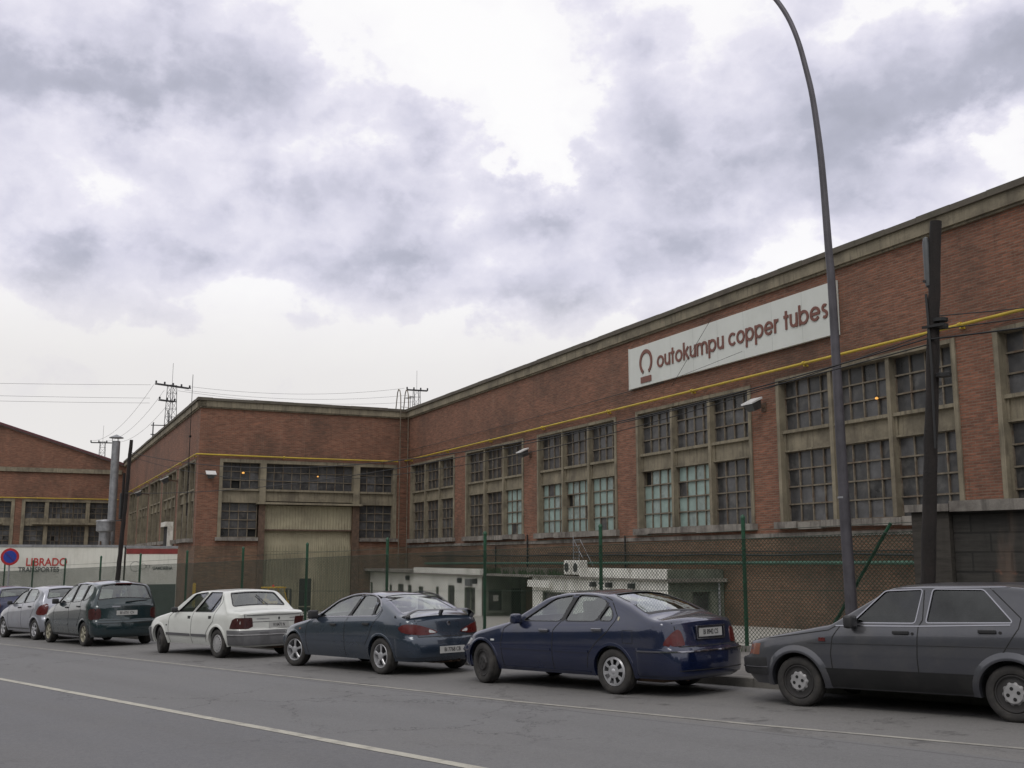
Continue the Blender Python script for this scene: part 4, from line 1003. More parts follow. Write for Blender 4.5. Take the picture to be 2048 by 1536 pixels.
fk = empty('forklift', (-51.4, 29.2, yz(-51.4)), RZ+R(100), 'small yellow forklift truck with a red beacon on its roof guard parked before the gate', 'forklift'); fk.scale = (.78, .9, .80)
b = MB(); b.bbox(-1.1, .75, -.5, .5, .35, 1.0, .06); b.bbox(-1.15, -.7, -.5, .5, .4, 1.15, .08); b.build('body', MT['yellow'], fk, smooth=40)
b = MB()
for y in (-.46, .46): b.tube([(-.95, y, 1.0), (-.85, y, 1.62), (-.7, y, 1.84)], .035, 6); b.tube([(.6, y, .9), (.35, y, 1.84)], .035, 6)
b.bbox(-.85, .5, -.52, .52, 1.82, 1.90, .02); b.build('roof_guard', MT['yellow'], fk)
b = MB()
for y in (-.3, .3): b.box(.85, .97, y-.05, y+.05, .1, 1.75)
for z in (.3, 1.0, 1.7): b.box(.86, .95, -.25, .25, z, z+.07)
b.box(.97, 1.0, -.4, .4, .15, .6); b.box(1.0, 1.9, -.35, -.23, .12, .17); b.box(1.0, 1.9, .23, .35, .12, .17); b.build('mast', MT['plastic'], fk)
b = MB(); b.bbox(-.55, -.05, -.25, .25, 1.0, 1.12, .03); b.bbox(-.6, -.48, -.25, .25, 1.1, 1.5, .03); b.build('seat', MT['plastic'], fk)
b = MB(); b.lathe([(.01, 2.04), (.07, 2.02), (.08, 1.9), (.01, 1.9)], (-.2, 0, 0), 'z', 14); b.build('beacon', MT['redpl'], fk, smooth=40)
for (x, r_) in ((-.7, .24), (.55, .3)):
    for y in (-.5, .32):
        b = MB(); b.lathe([(.01, 0), (r_-.02, 0), (r_, .03), (r_, .15), (r_-.02, .18), (.01, .18)], (x, y, r_), 'y', 20); b.build('wheel', MT['tyre'], fk, smooth=40)
bl = MB(); bl.tube([(0, 0, -.3), (0, 0, 1.75), (0, 0, 1.8)], [.09, .09, .05], 12); o = bl.build('bollard', MT['yellow'], None, loc=(*L2W(1.1, 12.95)[:2], yz(-58)), smooth=40)
tag(o, 'yellow painted guard post at the foot of the wing corner', 'bollard')

# ------------------------------------------------------------------ cars (car frame: x = 0 at the front axle, +x towards the tail, -y the side facing the street)
def sm(x, pts, k=.03, n=5):
    xs = [p[0] for p in pts]; ys = [p[1] for p in pts]
    return sum(np.interp(x+k*(i/(n-1)*2-1), xs, ys) for i in range(n))/n
def rpoly(P, r=.05, n=5):
    Q = []; m = len(P)
    for i in range(m):
        a, b_, c_ = Vector(P[i-1]), Vector(P[i]), Vector(P[(i+1) % m]); d1 = a-b_; d2 = c_-b_
        t = min(r, d1.length*.45, d2.length*.45); p = b_+d1.normalized()*t; q = b_+d2.normalized()*t
        for k in range(n+1): u = k/n; w = p*(1-u)**2+b_*2*u*(1-u)+q*u*u; Q.append((w.x, w.y))
    return Q
def chaikin(P, it=2, closed=True):
    for _ in range(it):
        Q = []; n = len(P)
        for i in range(n):
            a, b = P[i], P[(i+1) % n]
            Q += [(a[0]*.8+b[0]*.2, a[1]*.8+b[1]*.2), (a[0]*.2+b[0]*.8, a[1]*.2+b[1]*.8)]
        P = Q
    return P
class Car:
    def __init__(s, **k):
        s.__dict__.update(k)
    def Wx(s, x):
        t = max(0, (s.x0+s.df-x)/s.df); u = max(0, (x-(s.x1-s.dr))/s.dr)
        return s.W*(1-s.tf*t*t-s.tr*u*u)
    def belt(s, x): return sm(x, s.beltp, .05)
    def top(s, x): return sm(x, s.topp, s.sk)
    def Ys(s, x, z):
        be = s.belt(x); w = s.Wx(x); zb = s.zb
        pts = [(zb, .90), (zb+.10, .955), (.42, .99), (.55, 1.0), (be-.14, .992), (be-.05, .965), (be, .93), (s.roof, s.rw/s.W)]
        pts = [(a+i*1e-4, c) for i, (a, c) in enumerate(pts)]
        return w*sm(z, pts, .03, 5)
    def endx(s, x, y, z):
        t = max(0, 1-(x-s.x0)/.45); u = max(0, 1-(s.x1-x)/.45)
        yy = min(1.1, abs(y)/s.W)
        if t > 0: x += t*t*(sm(z, s.fprof, .02)+s.cf*yy**2.6)
        if u > 0: x -= u*u*(sm(z, s.rprof, .015)+s.cr*yy**2.6)
        return x
    def half(s, x, ins=0, zb=None, zt=None):
        zb = s.zb if zb is None else zb
        zt = s.top(x) if zt is None else zt
        c = s.crown; ze = zt-c; r = min(s.rr, (ze-zb)*.3)
        P = [(0, zb), (.45, zb), (.8, zb)]
        Yb = s.Ys(x, zb)-ins
        P = [(p[0]*Yb/1.0*.98, p[1]) for p in P]
        for i in range(20):
            z = zb+.02+(ze-r-zb-.02)*i/19; P.append((s.Ys(x, z)-ins, z))
        yl = P[-1][0]; yt = s.Ys(x, ze)-ins; yc = yt-r*.85
        for i in range(1, 6):
            a = pi/2*i/5; P.append((yc+(yl-yc)*cos(a), ze-r+r*sin(a)))
        for i in range(1, 9):
            t = i/8; y = yc*(1-t); P.append((y, ze+c*(1-(y/yc)**2)))
        return P
    def ring(s, x, **k):
        h = s.half(x, **k); return h+[(-y, z) for (y, z) in reversed(h[1:-1])]
    def body_mesh(s):
        V = []; F = []
        xs = list(np.linspace(s.x0, s.x1, s.ns)); rings = []
        n = None
        for i, x in enumerate(xs):
            rg = s.ring(x); n = len(rg)
            if i in (0, len(xs)-1): rg = [(y*.985, s.zc+(z-s.zc)*.985) for y, z in rg]
            rings.append(len(V)); V += [(s.endx(x, y, z), y, z) for y, z in rg]
        for a, b_ in zip(rings, rings[1:]):
            for j in range(n): F.append((a+j, b_+j, b_+(j+1) % n, a+(j+1) % n))
        for end, (x, base) in enumerate(((s.x0, rings[0]), (s.x1, rings[-1]))):
            prev = base; rg = s.ring(x); sg = -1 if end == 0 else 1
            for kk, o in ((.96, .020), (.9, .03), (.78, .032), (.6, .032), (.4, .032), (.2, .032)):
                st = len(V)
                for y, z in rg:
                    yy, z2 = y*kk, s.zc+(z-s.zc)*kk; V.append((s.endx(x, yy, z2)+sg*o, yy, z2))
                for j in range(n):
                    q = (prev+j, prev+(j+1) % n, st+(j+1) % n, st+j); F.append(q if end else q[::-1])
                prev = st
            c = len(V); V.append((s.endx(x, 0, s.zc)+sg*.032, 0, s.zc))
            for j in range(n): q = (prev+j, prev+(j+1) % n, c); F.append(q if end else q[::-1])
        return V, F
def mesh_obj(name, V, F, mats=()):
    me = bpy.data.meshes.new(name); me.from_pydata(V, [], F)
    for m in mats: me.materials.append(m)
    bm = bmesh.new(); bm.from_mesh(me); bmesh.ops.recalc_face_normals(bm, faces=bm.faces); bm.to_mesh(me); bm.free()
    o = bpy.data.objects.new(name, me); COL.objects.link(o); return o
def prism_obj(outline, y0, y1, plane, mat):
    b = MB(); b.prism(outline, y0, y1, plane); return mesh_obj('cut', b.v, b.f, [mat])

def make_car(spec, name, label, paintm, loc, yaw, wheel, extras, glass=CARGLASS, trim=None, group='cars parked along the kerb'):
    c = Car(**spec); root = empty(name, loc, 0, label, 'car', group)
    root.rotation_euler = Matrix.Rotation(yaw, 3, 'Z').__matmul__(Matrix.Rotation(-atan(S), 3, 'Y')).to_euler()
    V, F = c.body_mesh()
    base = mesh_obj('body', V, F, [paintm, MT['inner'], MT['plastic']])
    bm = bmesh.new(); bm.from_mesh(base.data); bvh = BVHTree.FromBMesh(bm); bm.free()
    def hit(o, d):
        p, n, i, dist = bvh.ray_cast(Vector(o), Vector(d).normalized()); return p, n
    def side(x, z, sgn=-1, off=0):
        p, n = hit((x, sgn*3, z), (0, -sgn, 0))
        return (x, p.y+sgn*off, z) if p else (x, sgn*(c.Ys(x, z)+off), z)
    def rear(y, z, off=0, front=False):
        p, n = hit((-6 if front else 8, y, z), (1 if front else -1, 0, 0)); sg = -1 if front else 1
        return (p.x+sg*off, y, z) if p else (0, y, z)
    def topz(x, y, off=0):
        p, n = hit((x, y, 4), (0, 0, -1)); return (x, y, p.z+off) if p else (x, y, 1)
    piv = c.x1-c.W-.05
    af = math.degrees(atan2(c.W, max(.01, c.x0+c.W+.05+c.ar+.05))); arr = math.degrees(atan2(c.W, max(.01, c.wb+c.ar+.05-piv)))
    def wrap(a, z, off=0, front=False):
        # a: degrees from straight back, positive towards the street side (-y)
        pv = (c.x0+c.W+.05) if front else piv; sg = -1 if front else 1
        d = Vector((sg*cos(R(a)), -sin(R(a)), 0)); p, n = hit(Vector((pv, 0, z))+d*4, -d)
        return tuple(p+d*off) if p else (pv, 0, z)
    # cutters
    cut = []
    cavx = np.linspace(c.cav[0], c.cav[1], 26); CV = []; CF = []
    for x in cavx:
        rg = c.ring(x, ins=.07, zb=.42, zt=c.top(x)-.045); CV += [(x, y, z) for y, z in rg]; nn = len(rg)
    for i in range(len(cavx)-1):
        for j in range(nn): CF.append((i*nn+j, (i+1)*nn+j, (i+1)*nn+(j+1) % nn, i*nn+(j+1) % nn))
    CF.append(tuple(range(nn))); CF.append(tuple((len(cavx)-1)*nn+j for j in range(nn)))
    cut.append(mesh_obj('cut', CV, CF, [MT['inner']]))
    sw = [rpoly(w, c.wr) for w in c.sidewin]
    for w in sw: cut.append(prism_obj(w, -2, 2, 'xz', MT['plastic']))
    def outer(x, y):
        h = c.half(x)[18:]; ys = [p[0] for p in h][::-1]; zs = [p[1] for p in h][::-1]; return float(np.interp(abs(y), ys, zs))
    def screen(xt, yt, xb, yb):
        n = 12; tp = [(-yt+2*yt*i/n, outer(xt, -yt+2*yt*i/n)) for i in range(n+1)]; bt = [(yb-2*yb*i/n, outer(xb, -yb+2*yb*i/n)) for i in range(n+1)]
        return rpoly(tp+bt, .05, 3)
    rw_, fw_ = screen(*c.rscr), screen(*c.fscr); c.rx = c.rscr[0]-.04; c.fx = c.fscr[0]+.04; c.rwc = sum(p[1] for p in rw_)/len(rw_)
    cut.append(prism_obj(rw_, c.rx, c.x1+2, 'yz', MT['plastic'])); cut.append(prism_obj(fw_, c.x0-2, c.fx, 'yz', MT['plastic']))
    for wx in (0, c.wb):
        for sg in (-1, 1):
            b = MB(); n = 40; rr_ = c.ar
            ol = [(wx+rr_*cos(2*pi*i/n), c.R+rr_*sin(2*pi*i/n)) for i in range(n)]
            cut.append(prism_obj(ol, sg*.48, sg*1.6, 'xz', MT['inner']))
    for k in cut:
        md = base.modifiers.new('b', 'BOOLEAN'); md.operation = 'DIFFERENCE'; md.object = k; md.solver = 'MANIFOLD'
        try: md.material_mode = 'TRANSFER'
        except Exception: pass
    dg = bpy.context.evaluated_depsgraph_get(); me = bpy.data.meshes.new_from_object(base.evaluated_get(dg))
    if len(me.polygons) < 2000:
        for md in base.modifiers: md.solver = 'EXACT'
        dg = bpy.context.evaluated_depsgraph_get(); me = bpy.data.meshes.new_from_object(base.evaluated_get(dg)); print(name, 'exact fallback')
    bpy.data.objects.remove(base)
    for k in cut: bpy.data.objects.remove(k)
    me.shade_smooth(); me.set_sharp_from_angle(angle=R(32)); me.name = 'body'
    body = bpy.data.objects.new('body', me); COL.objects.link(body); body.parent = root
    print(name, 'faces', len(me.polygons), [m.name for m in me.materials])
    def patch(nm, outline, fn, mat, off=.004, sub=2, it=2, parent=root, thick=.012):
        ol = chaikin(outline, it) if it else outline
        bm = bmesh.new(); vs = [bm.verts.new((p[0], p[1], 0)) for p in ol]; f = bm.faces.new(vs)
        bmesh.ops.triangulate(bm, faces=[f])
        for _ in range(sub):
            lim = .09
            es = [e for e in bm.edges if e.calc_length() > lim]
            if es: bmesh.ops.subdivide_edges(bm, edges=es, cuts=1); bmesh.ops.triangulate(bm, faces=bm.faces)
        if thick:
            ext = bmesh.ops.extrude_edge_only(bm, edges=[e for e in bm.edges if e.is_boundary])
            nv = [g for g in ext['geom'] if isinstance(g, bmesh.types.BMVert)]
            for v in nv: v.co.z = 1
        for v in bm.verts:
            u, w, flag = v.co; v.co = fn(u, w, off-(thick if flag > .5 else 0))
        bmesh.ops.recalc_face_normals(bm, faces=bm.faces)
        m = bpy.data.meshes.new(nm); bm.to_mesh(m); bm.free(); m.materials.append(mat); m.shade_smooth(); m.set_sharp_from_angle(angle=R(40))
        o = bpy.data.objects.new(nm, m); COL.objects.link(o); o.parent = parent; return o
    def ribbon(b, pts, w, fn, off=.003, closed=False, step=.05):
        P = []
        n = len(pts); rng = range(n if closed else n-1)
        for i in rng:
            a, d = pts[i], pts[(i+1) % n]; L_ = math.hypot((d[0]-a[0])*(1 if abs(d[0])+abs(a[0]) < 12 else .02), d[1]-a[1]); m = max(1, int(L_/step))
            for k in range(m): t = k/m; P.append((a[0]*(1-t)+d[0]*t, a[1]*(1-t)+d[1]*t))
        if not closed: P.append(pts[-1])
        n = len(P); k0 = len(b.v)
        for i in range(n):
            p, q = (P[i-1], P[(i+1) % n]) if closed else (P[max(0, i-1)], P[min(n-1, i+1)])
            dx_, dz_ = q[0]-p[0], q[1]-p[1]
            L_ = math.hypot(dx_, dz_) or 1; nx_, nz_ = -dz_/L_*w/2, dx_/L_*w/2
            for sgn, of in ((1, off-.008), (1, off), (-1, off), (-1, off-.008)): b.v.append(fn(P[i][0]+nx_*sgn, P[i][1]+nz_*sgn, of))
        for i in range(n if closed else n-1):
            a = k0+4*i; d = k0+4*((i+1) % n)
            for j in range(3): b.f.append((a+j, d+j, d+j+1, a+j+1)); b.m.append(0)
    def zribbon(b, a0, a1, z0, z1, off, fn=wrap, n=24, mi=0):
        """band wrapped round the body between two heights; z may be tuples (start, end)"""
        lim = af if fn(0, z0, 0)[0] < 0 else arr; a0 = max(a0, -lim); a1 = min(a1, lim); offs = off
        k0 = len(b.v); prof = [(0, off-.03), (0, off-.006), (.12, off), (.88, off), (1, off-.006), (1, off-.03)]
        for i in range(n+1):
            t = i/n; a = a0+(a1-a0)*t
            for (h, o_) in prof: b.v.append(fn(a, z0+(z1-z0)*h, o_ if 0 < i < n else -.02))
        m = len(prof)
        for i in range(n):
            for j in range(m-1): b.f.append((k0+i*m+j, k0+(i+1)*m+j, k0+(i+1)*m+j+1, k0+i*m+j+1)); b.m.append(mi)
    S_ = lambda x, z, o=0: side(x, z, -1, o)
    S2 = lambda x, z, o=0: side(x, z, 1, o)
    # glass and frames
    frame = trim or MT['plastic']
    for w in sw:
        for sg in (-1, 1):
            cxm = sum(p[0] for p in w)/len(w); czm = sum(p[1] for p in w)/len(w)
            big = [(cxm+(p[0]-cxm)*1.02, czm+(p[1]-czm)*1.03) for p in w]
            patch('side_window', big, (lambda x, z, o, sg=sg: (x, sg*(c.Ys(x, z)-.014+o), z)), glass, 0, 3, 0, thick=0)
            b = MB(); ribbon(b, big, .012, (lambda x, z, o, sg=sg: (x, sg*(c.Ys(x, z)+o), z)), .004, True); b.build('window_trim', MT['plastic'] if hasattr(c, 'dlo') else frame, root, smooth=40)
    def glassrear(y, z, o):
        p = rear(y, z, 0); return (p[0]-.012+o, p[1], p[2])
    def glassfront(y, z, o):
        p = rear(y, z, 0, True); return (p[0]+.012-o, p[1], p[2])
    big = [(p[0]*1.015, c.rwc+(p[1]-c.rwc)*1.03) for p in rw_]
    patch('rear_window', big, glassrear, glass, 0, 3, 0, thick=0)
    b = MB(); ribbon(b, big, .022, lambda y, z, o: rear(y, z, o), .004, True); b.build('window_trim', frame if getattr(c, 'rtrim', False) else MT['plastic'], root, smooth=40)
    patch('windscreen', [(p[0]*1.01, p[1]) for p in fw_], glassfront, glass, 0, 3, 0, thick=0)
    # wheel arches
    for wx in (0, c.wb):
        n = 30; m = 5
        for sg in (-1, 1):
            b = MB(); k0 = 0
            for i in range(n+1):
                a = R(-12+204*i/n)
                for (dr, o_) in ((-.004, -.05), (-.004, c.lip*.8), (.012, c.lip), (.03, c.lip*.8), (c.lipw, -.003)):
                    rr_ = c.ar+dr; x = wx+rr_*cos(a); z = max(c.zb+.01, c.R+rr_*sin(a)); b.v.append((x, sg*(c.Ys(x, z)+o_), z))
            for i in range(n):
                for j in range(m-1): b.f.append((k0+i*m+j, k0+(i+1)*m+j, k0+(i+1)*m+j+1, k0+i*m+j+1)); b.m.append(0)
            b.build('wheel_arch', c.lipmat if hasattr(c, 'lipmat') else paintm, root, smooth=45)
    # wheels
    steer = getattr(c, 'steer', 0)
    wheel0 = wheel
    for wx in (0, c.wb):
        wheel = wheel0.get('front', wheel0) if wx == 0 else wheel0
        for sg in (-1, 1):
            wr = empty('wheel', (wx, sg*(c.W-.035), c.R), 0); wr.parent = root
            if wx == 0: wr.rotation_euler = (0, 0, steer)
            Rt = c.R; ri = Rt*wheel.get('ri', .60); t = MB()
            t.lathe([(ri, .03), (ri+.012, .0), (Rt-.05, -.012), (Rt-.018, -.004), (Rt-.004, .012), (Rt, .03), (Rt-.006, .055), (Rt, .06), (Rt, .10), (Rt-.006, .105), (Rt, .11), (Rt, .15), (Rt-.02, .18), (ri, .185)], (0, 0, 0), 'y', 44, sgn=-sg)
            t.build('tyre', MT['tyre'], wr, smooth=35)
            r_ = MB(); dish = wheel.get('dish', .03); st = wheel['style']; rm = wheel['mat']
            r_.lathe([(ri+.004, .012), (ri-.004, .004), (ri-.014, .006), (ri-.02, .03), (ri-.03, .08)], (0, 0, 0), 'y', 44, sgn=-sg, mi=1 if st == 'steel' else 0)
            bk = MB(); bk.lathe([(ri, .08), (.0005, .085)], (0, 0, 0), 'y', 32, sgn=-sg); bk.build('hub', MT['inner'], wr)
            if st == 'spoke':
                n = wheel['n']; Q = ri-.012
                for i in range(n):
                    a = 2*pi*i/n+wheel.get('ph', .3); wi, wo = wheel.get('wi', .45), wheel.get('wo', .22)
                    def pt(r, da, d): return (r*cos(a+da), -sg*d, r*sin(a+da))
                    secs = [(.05, wi*1.1, .012), (Q*.45, wi*.62, .008), (Q*.75, wo, .008), (Q, wo*1.25, .012)]
                    k = len(r_.v)
                    for (r, hw, d) in secs: r_.v += [pt(r, -hw, d+.012), pt(r, -hw*.6, d), pt(r, hw*.6, d), pt(r, hw, d+.012)]
                    for j in range(len(secs)-1):
                        for q in range(3): r_.f.append((k+4*j+q, k+4*j+4+q, k+4*j+5+q, k+4*j+1+q)); r_.m.append(0)
                r_.lathe([(.065, .02), (.06, .004), (.03, -.004), (.0005, -.004)], (0, 0, 0), 'y', 24, sgn=-sg)
            elif st == 'cap':    # full plastic wheel cover with a ring of openings
                n = wheel['n']; Q = ri-.012; ra, rb = Q*wheel.get('ra', .62), Q*wheel.get('rb', .88); dm = wheel.get('duty', .5)
                r_.lathe([(Q+.002, .006), (Q-.004, .0), (rb, .0)], (0, 0, 0), 'y', 44, sgn=-sg)
                r_.lathe([(ra, .0), (ra*.7, -.006), (ra*.45, -.004), (ra*.3, -.012), (.0005, -.014)], (0, 0, 0), 'y', 44, sgn=-sg)
                m = 3
                for i in range(n):
                    for j in range(m):
                        a0 = 2*pi*(i+dm*j/m)/n; a1 = 2*pi*(i+dm*(j+1)/m)/n; k = len(r_.v)
                        r_.v += [(ra*cos(a0), 0, ra*sin(a0)), (rb*cos(a0), 0, rb*sin(a0)), (rb*cos(a1), 0, rb*sin(a1)), (ra*cos(a1), 0, ra*sin(a1))]; r_.f.append((k, k+1, k+2, k+3)); r_.m.append(0)
            elif st == 'steel':   # pressed wheel, separate centre cap with four bolt holes
                Q = ri-.012
                r_.lathe([(Q, .02), (Q*.86, .028), (Q*.7, .02), (Q*.3, .02)], (0, 0, 0), 'y', 44, sgn=-sg, mi=1)
                cr_ = Q*.62; n = 40; k = len(r_.v)
                for i in range(n):
                    a = 2*pi*i/n; rr_ = cr_*(1.08 if i % 4 < 2 else .97)
                    r_.v += [(rr_*cos(a), -sg*.018, rr_*sin(a)), (cr_*.86*cos(a), -sg*-.004, cr_*.86*sin(a))]
                for i in range(n): a, d = k+2*i, k+2*((i+1) % n); r_.f.append((a, d, d+1, a+1)); r_.m.append(0)
                r_.lathe([(cr_*.86, -.004), (cr_*.3, -.006), (.0005, -.006)], (0, 0, 0), 'y', 40, sgn=-sg)
                for i in range(4):
                    a = i*pi/2+.25; r_.lathe([(.019, -.0085), (.0005, -.0085)], (cr_*.5*cos(a), 0, cr_*.5*sin(a)), 'y', 12, sgn=-sg, mi=2)
            r_.build('rim', [rm, MT['rim_dark'], MT['black']], wr, smooth=35)
    # interior
    xs0 = c.seatx
    for sg in (-1, 1):
        b = MB(); x = xs0; y = sg*.36
        b.bbox(x-.25, x+.25, y-.24, y+.24, .40, .58, .05)
        b.add([(x+.16, y-.23, .5), (x+.16, y+.23, .5), (x+.36, y+.21, 1.02), (x+.36, y-.21, 1.02), (x+.30, y-.23, .5), (x+.30, y+.23, .5), (x+.46, y+.21, 1.02), (x+.46, y-.21, 1.02)],
              [(0, 1, 2, 3), (7, 6, 5, 4), (0, 4, 5, 1), (1, 5, 6, 2), (2, 6, 7, 3), (3, 7, 4, 0)])
        b.bbox(x+.36, x+.45, y-.12, y+.12, 1.04, 1.18, .03); b.build('seat', MT['seat'], root)
    b = MB(); x = xs0+.85; b.bbox(x-.25, x+.25, -.58, .58, .40, .58, .05)
    b.add([(x+.16, -.58, .5), (x+.16, .58, .5), (x+.36, .56, .96), (x+.36, -.56, .96), (x+.30, -.58, .5), (x+.30, .58, .5), (x+.46, .56, .96), (x+.46, -.56, .96)],
          [(0, 1, 2, 3), (7, 6, 5, 4), (0, 4, 5, 1), (1, 5, 6, 2), (2, 6, 7, 3), (3, 7, 4, 0)]); b.build('rear_bench', MT['seat'], root)
    b = MB(); ds = c.cav[0]+.38; b.bbox(ds-.22, ds+.12, -.62, .62, .60, .80, .04)
    b.tube([(ds+.22+.05*sin(a), -.36+.18*cos(a), .82+.16*sin(a)) for a in np.linspace(0, 2*pi, 21)], .014, 6); b.build('dashboard', MT['inner'], root)
    # door gaps
    for pl in c.gaps:
        for fn in (S_, S2): b = MB(); ribbon(b, pl, .011, fn, .0022); b.build('door_gap', MT['black'], root)
    for pl in getattr(c, 'rgaps', []): b = MB(); ribbon(b, pl, .011, lambda y, z, o: rear(y, z, o), .0022); b.build('boot_gap', MT['black'], root)
    def gh(x, z, o): return (x, -(c.Ys(x, z)+o), z)
    def gh2(x, z, o): return (x, (c.Ys(x, z)+o), z)
    for pc in getattr(c, 'pillars', []):
        for fn in (gh, gh2): patch('pillar_cover', pc, fn, MT['plastic'], .003, 2, 0, thick=.01)
    if hasattr(c, 'dlo'):
        for fn in (gh, gh2): b = MB(); ribbon(b, rpoly(c.dlo, .1), .015, fn, .007, True); b.build('chrome_surround', MT['chrome'], root, smooth=40)
    # mirrors
    for sg in (-1, 1):
        x, z = c.mirror; y = c.Ys(x, z)
        b = MB(); q = getattr(c, 'ms', 1); b.bbox(x-.055*q, x+.03*q, min(sg*(y+.03), sg*(y+.03+.135*q)), max(sg*(y+.03), sg*(y+.03+.135*q)), z-.05*q, z+.065*q, .034); b.bar((x, sg*(y-.03), z-.035), (x, sg*(y+.06), z-.01), .035)
        b.build('wing_mirror', c.mirmat if hasattr(c, 'mirmat') else paintm, root, smooth=60)
    # handles
    for (x, z) in c.handles:
        for sg in (-1, 1):
            p = side(x, z, sg); b = MB()
            hs = c.hstyle
            if hs == 'bar': b.bbox(x-.09, x+.09, min(p[1], p[1]+sg*.03), max(p[1], p[1]+sg*.03), z-.018, z+.018, .008)
            else: b.bbox(x-.055, x+.055, min(p[1]-sg*.002, p[1]+sg*.007), max(p[1]-sg*.002, p[1]+sg*.007), z-.03, z+.03, .003)
            b.build('door_handle', c.hmat, root)
    ctx = dict(c=c, root=root, side=side, rear=rear, wrap=wrap, topz=topz, patch=patch, ribbon=ribbon, zribbon=zribbon, S_=S_, S2=S2)
    extras(ctx)
    return root
def plate(root, rear, y, z, txt, w=.50, h=.11, tilt=0, frame=None, off=.012):
    p = rear(y, z, 0)
    pb = max(rear(y-w/2*.9, z)[0], rear(y+w/2*.9, z)[0], p[0])
    x = pb+off
    b = MB(); b.bbox(x-.006, x+.004, y-w/2, y+w/2, z-h/2, z+h/2, .002); pl = b.build('number_plate', MT['plate'], root)
    m = Matrix.Translation((x+.0055, y, z)) @ Matrix.Rotation(pi/2, 4, 'Z') @ Matrix.Rotation(pi/2, 4, 'X')
    text_mesh('plate_text', txt, .088, MT['ink'], pl, m, .0008, .0012, .82*w/.5)
    if frame:
        b = MB()
        for (y0, y1, z0, z1) in ((y-w/2-.05, y+w/2+.05, z+h/2+.01, z+h/2+.032), (y-w/2-.05, y+w/2+.05, z-h/2-.032, z-h/2-.01), (y-w/2-.06, y-w/2-.035, z-h/2-.03, z+h/2+.03), (y+w/2+.035, y+w/2+.06, z-h/2-.03, z+h/2+.03)): b.bbox(x-.02, x+.012, y0, y1, z0, z1, .004)
        b.build('plate_frame', frame, root)
    return pl
def wiper(root, rear, pts):
    b = MB(); b.tube([rear(y, z, .02) for y, z in pts], .009, 5); b.build('wiper', MT['plastic'], root)
def exhaust(root, x, y, z=.22):
    b = MB(); b.lathe([(.026, -.25), (.03, 0), (.024, 0), (.022, -.1)], (x, y, z), 'x', 14); b.bbox(x-.75, x-.25, y-.18, y+.18, z-.06, z+.08, .04); b.build('exhaust', MT['rust'], root)
def both(ctx, nm, ol, mat, off=.006, it=1, thick=.014, sub=2):
    """patch wrapped on the street-side corner and its mirror image"""
    w = ctx['wrap']
    ctx['patch'](nm, ol, lambda a, z, o: w(a, z, o), mat, off, sub, it, thick=thick) if False else None
    for sg in (1, -1):
        ctx['patch'](nm, [(a*SCALE_A, z) for a, z in ol], (lambda a, z, o, sg=sg: w(sg*a/SCALE_A, z, o)), mat, off, sub, it, thick=thick)
SCALE_A = .016   # metres per degree, so that patches subdivide evenly

# --- 1. grey hatch-tailed saloon, nearest on the right
def ex_fiat(k):
    root, wrap, S_, S2, ribbon, zribbon, rear, patch = k['root'], k['wrap'], k['S_'], k['S2'], k['ribbon'], k['zribbon'], k['rear'], k['patch']; c = k['c']
    for sg in (-1, 1):   # black lower sill band
        b = MB(); nx, nz = 40, 6; X0, X1, z0_, z1_ = c.ar+.03, c.wb-c.ar-.03, c.zb+.01, .455
        for i in range(nx+1):
            for j in range(nz+1): x = X0+(X1-X0)*i/nx; z = z0_+(z1_-z0_)*j/nz; b.v.append((x, sg*(c.Ys(x, z)+(.005 if 0 < j < nz or j == nz-0 else -.004)), z))
        for i in range(nx):
            for j in range(nz): a = i*(nz+1)+j; b.f.append((a, a+nz+1, a+nz+2, a+1)); b.m.append(0)
        b.build('sill_cover', M_SILL, root, smooth=30)
    b = MB(); zribbon(b, -82, 82, .34, .54, .045, lambda a, z, o: wrap(a, z, o, True), 40); b.build('front_bumper', MT['plastic'], root, smooth=40)
    b = MB(); zribbon(b, -82, 82, .425, .437, .052, lambda a, z, o: wrap(a, z, o, True), 40); b.build('bumper_strip', MT['chrome'], root)
    b = MB(); zribbon(b, -80, 80, .34, .56, .045, wrap, 40); b.build('rear_bumper', MT['plastic'], root, smooth=40)
    for sg in (1, -1):
        patch('headlight', [(a*SCALE_A, z) for a, z in ((20, .57), (42, .57), (42, .70), (20, .70))], (lambda a, z, o, sg=sg: wrap(sg*a/SCALE_A, z, o, True)), MT['clear'], .004, 2, 1)
        patch('indicator', [(a*SCALE_A, z) for a, z in ((43, .57), (52, .57), (52, .70), (43, .70))], (lambda a, z, o, sg=sg: wrap(sg*a/SCALE_A, z, o, True)), MT['amber'], .004, 2, 0)
    patch('side_repeater', [(.30, .75), (.38, .75), (.38, .79), (.30, .79)], S_, MT['redlamp'], .008, 1, 0)
    b = MB(); ribbon(b, [(.15, .725), (2.0, .735), (3.3, .735)], .006, S_, .003); b.build('swage_line', MT['plastic'], root)
    for fn in (S_, S2): b = MB(); ribbon(b, [(.50, .925), (1.45, .935), (2.42, .965)], .012, fn, .006); b.build('waist_strip', MT['chrome'], root)
    b = MB(); ribbon(b, [(-.62, .735), (-.1, .80), (.42, .875), (.52, .93)], .010, S_, .0025); b.build('bonnet_gap', MT['black'], root)
    for fn in (S_, S2):
        b = MB(); ribbon(b, [(1.12, 1.338), (2.4, 1.345)], .009, fn, .006); b.build('roof_gutter', MT['chrome'], root)
    both(k, 'tail_light', [(28, .62), (60, .62), (60, .76), (28, .76)], MT['redlamp'])
    plate(root, rear, 0, .67, 'BI 4317 AS')
    for (x, z) in ((1.40, .855), (2.32, .885)): ks = MB(); ks.lathe([(.016, 0), (.016, .008), (.001, .008)], S_(x, z, 0), 'y', 12, sgn=-1); ks.build('door_lock', MT['plastic'], root)
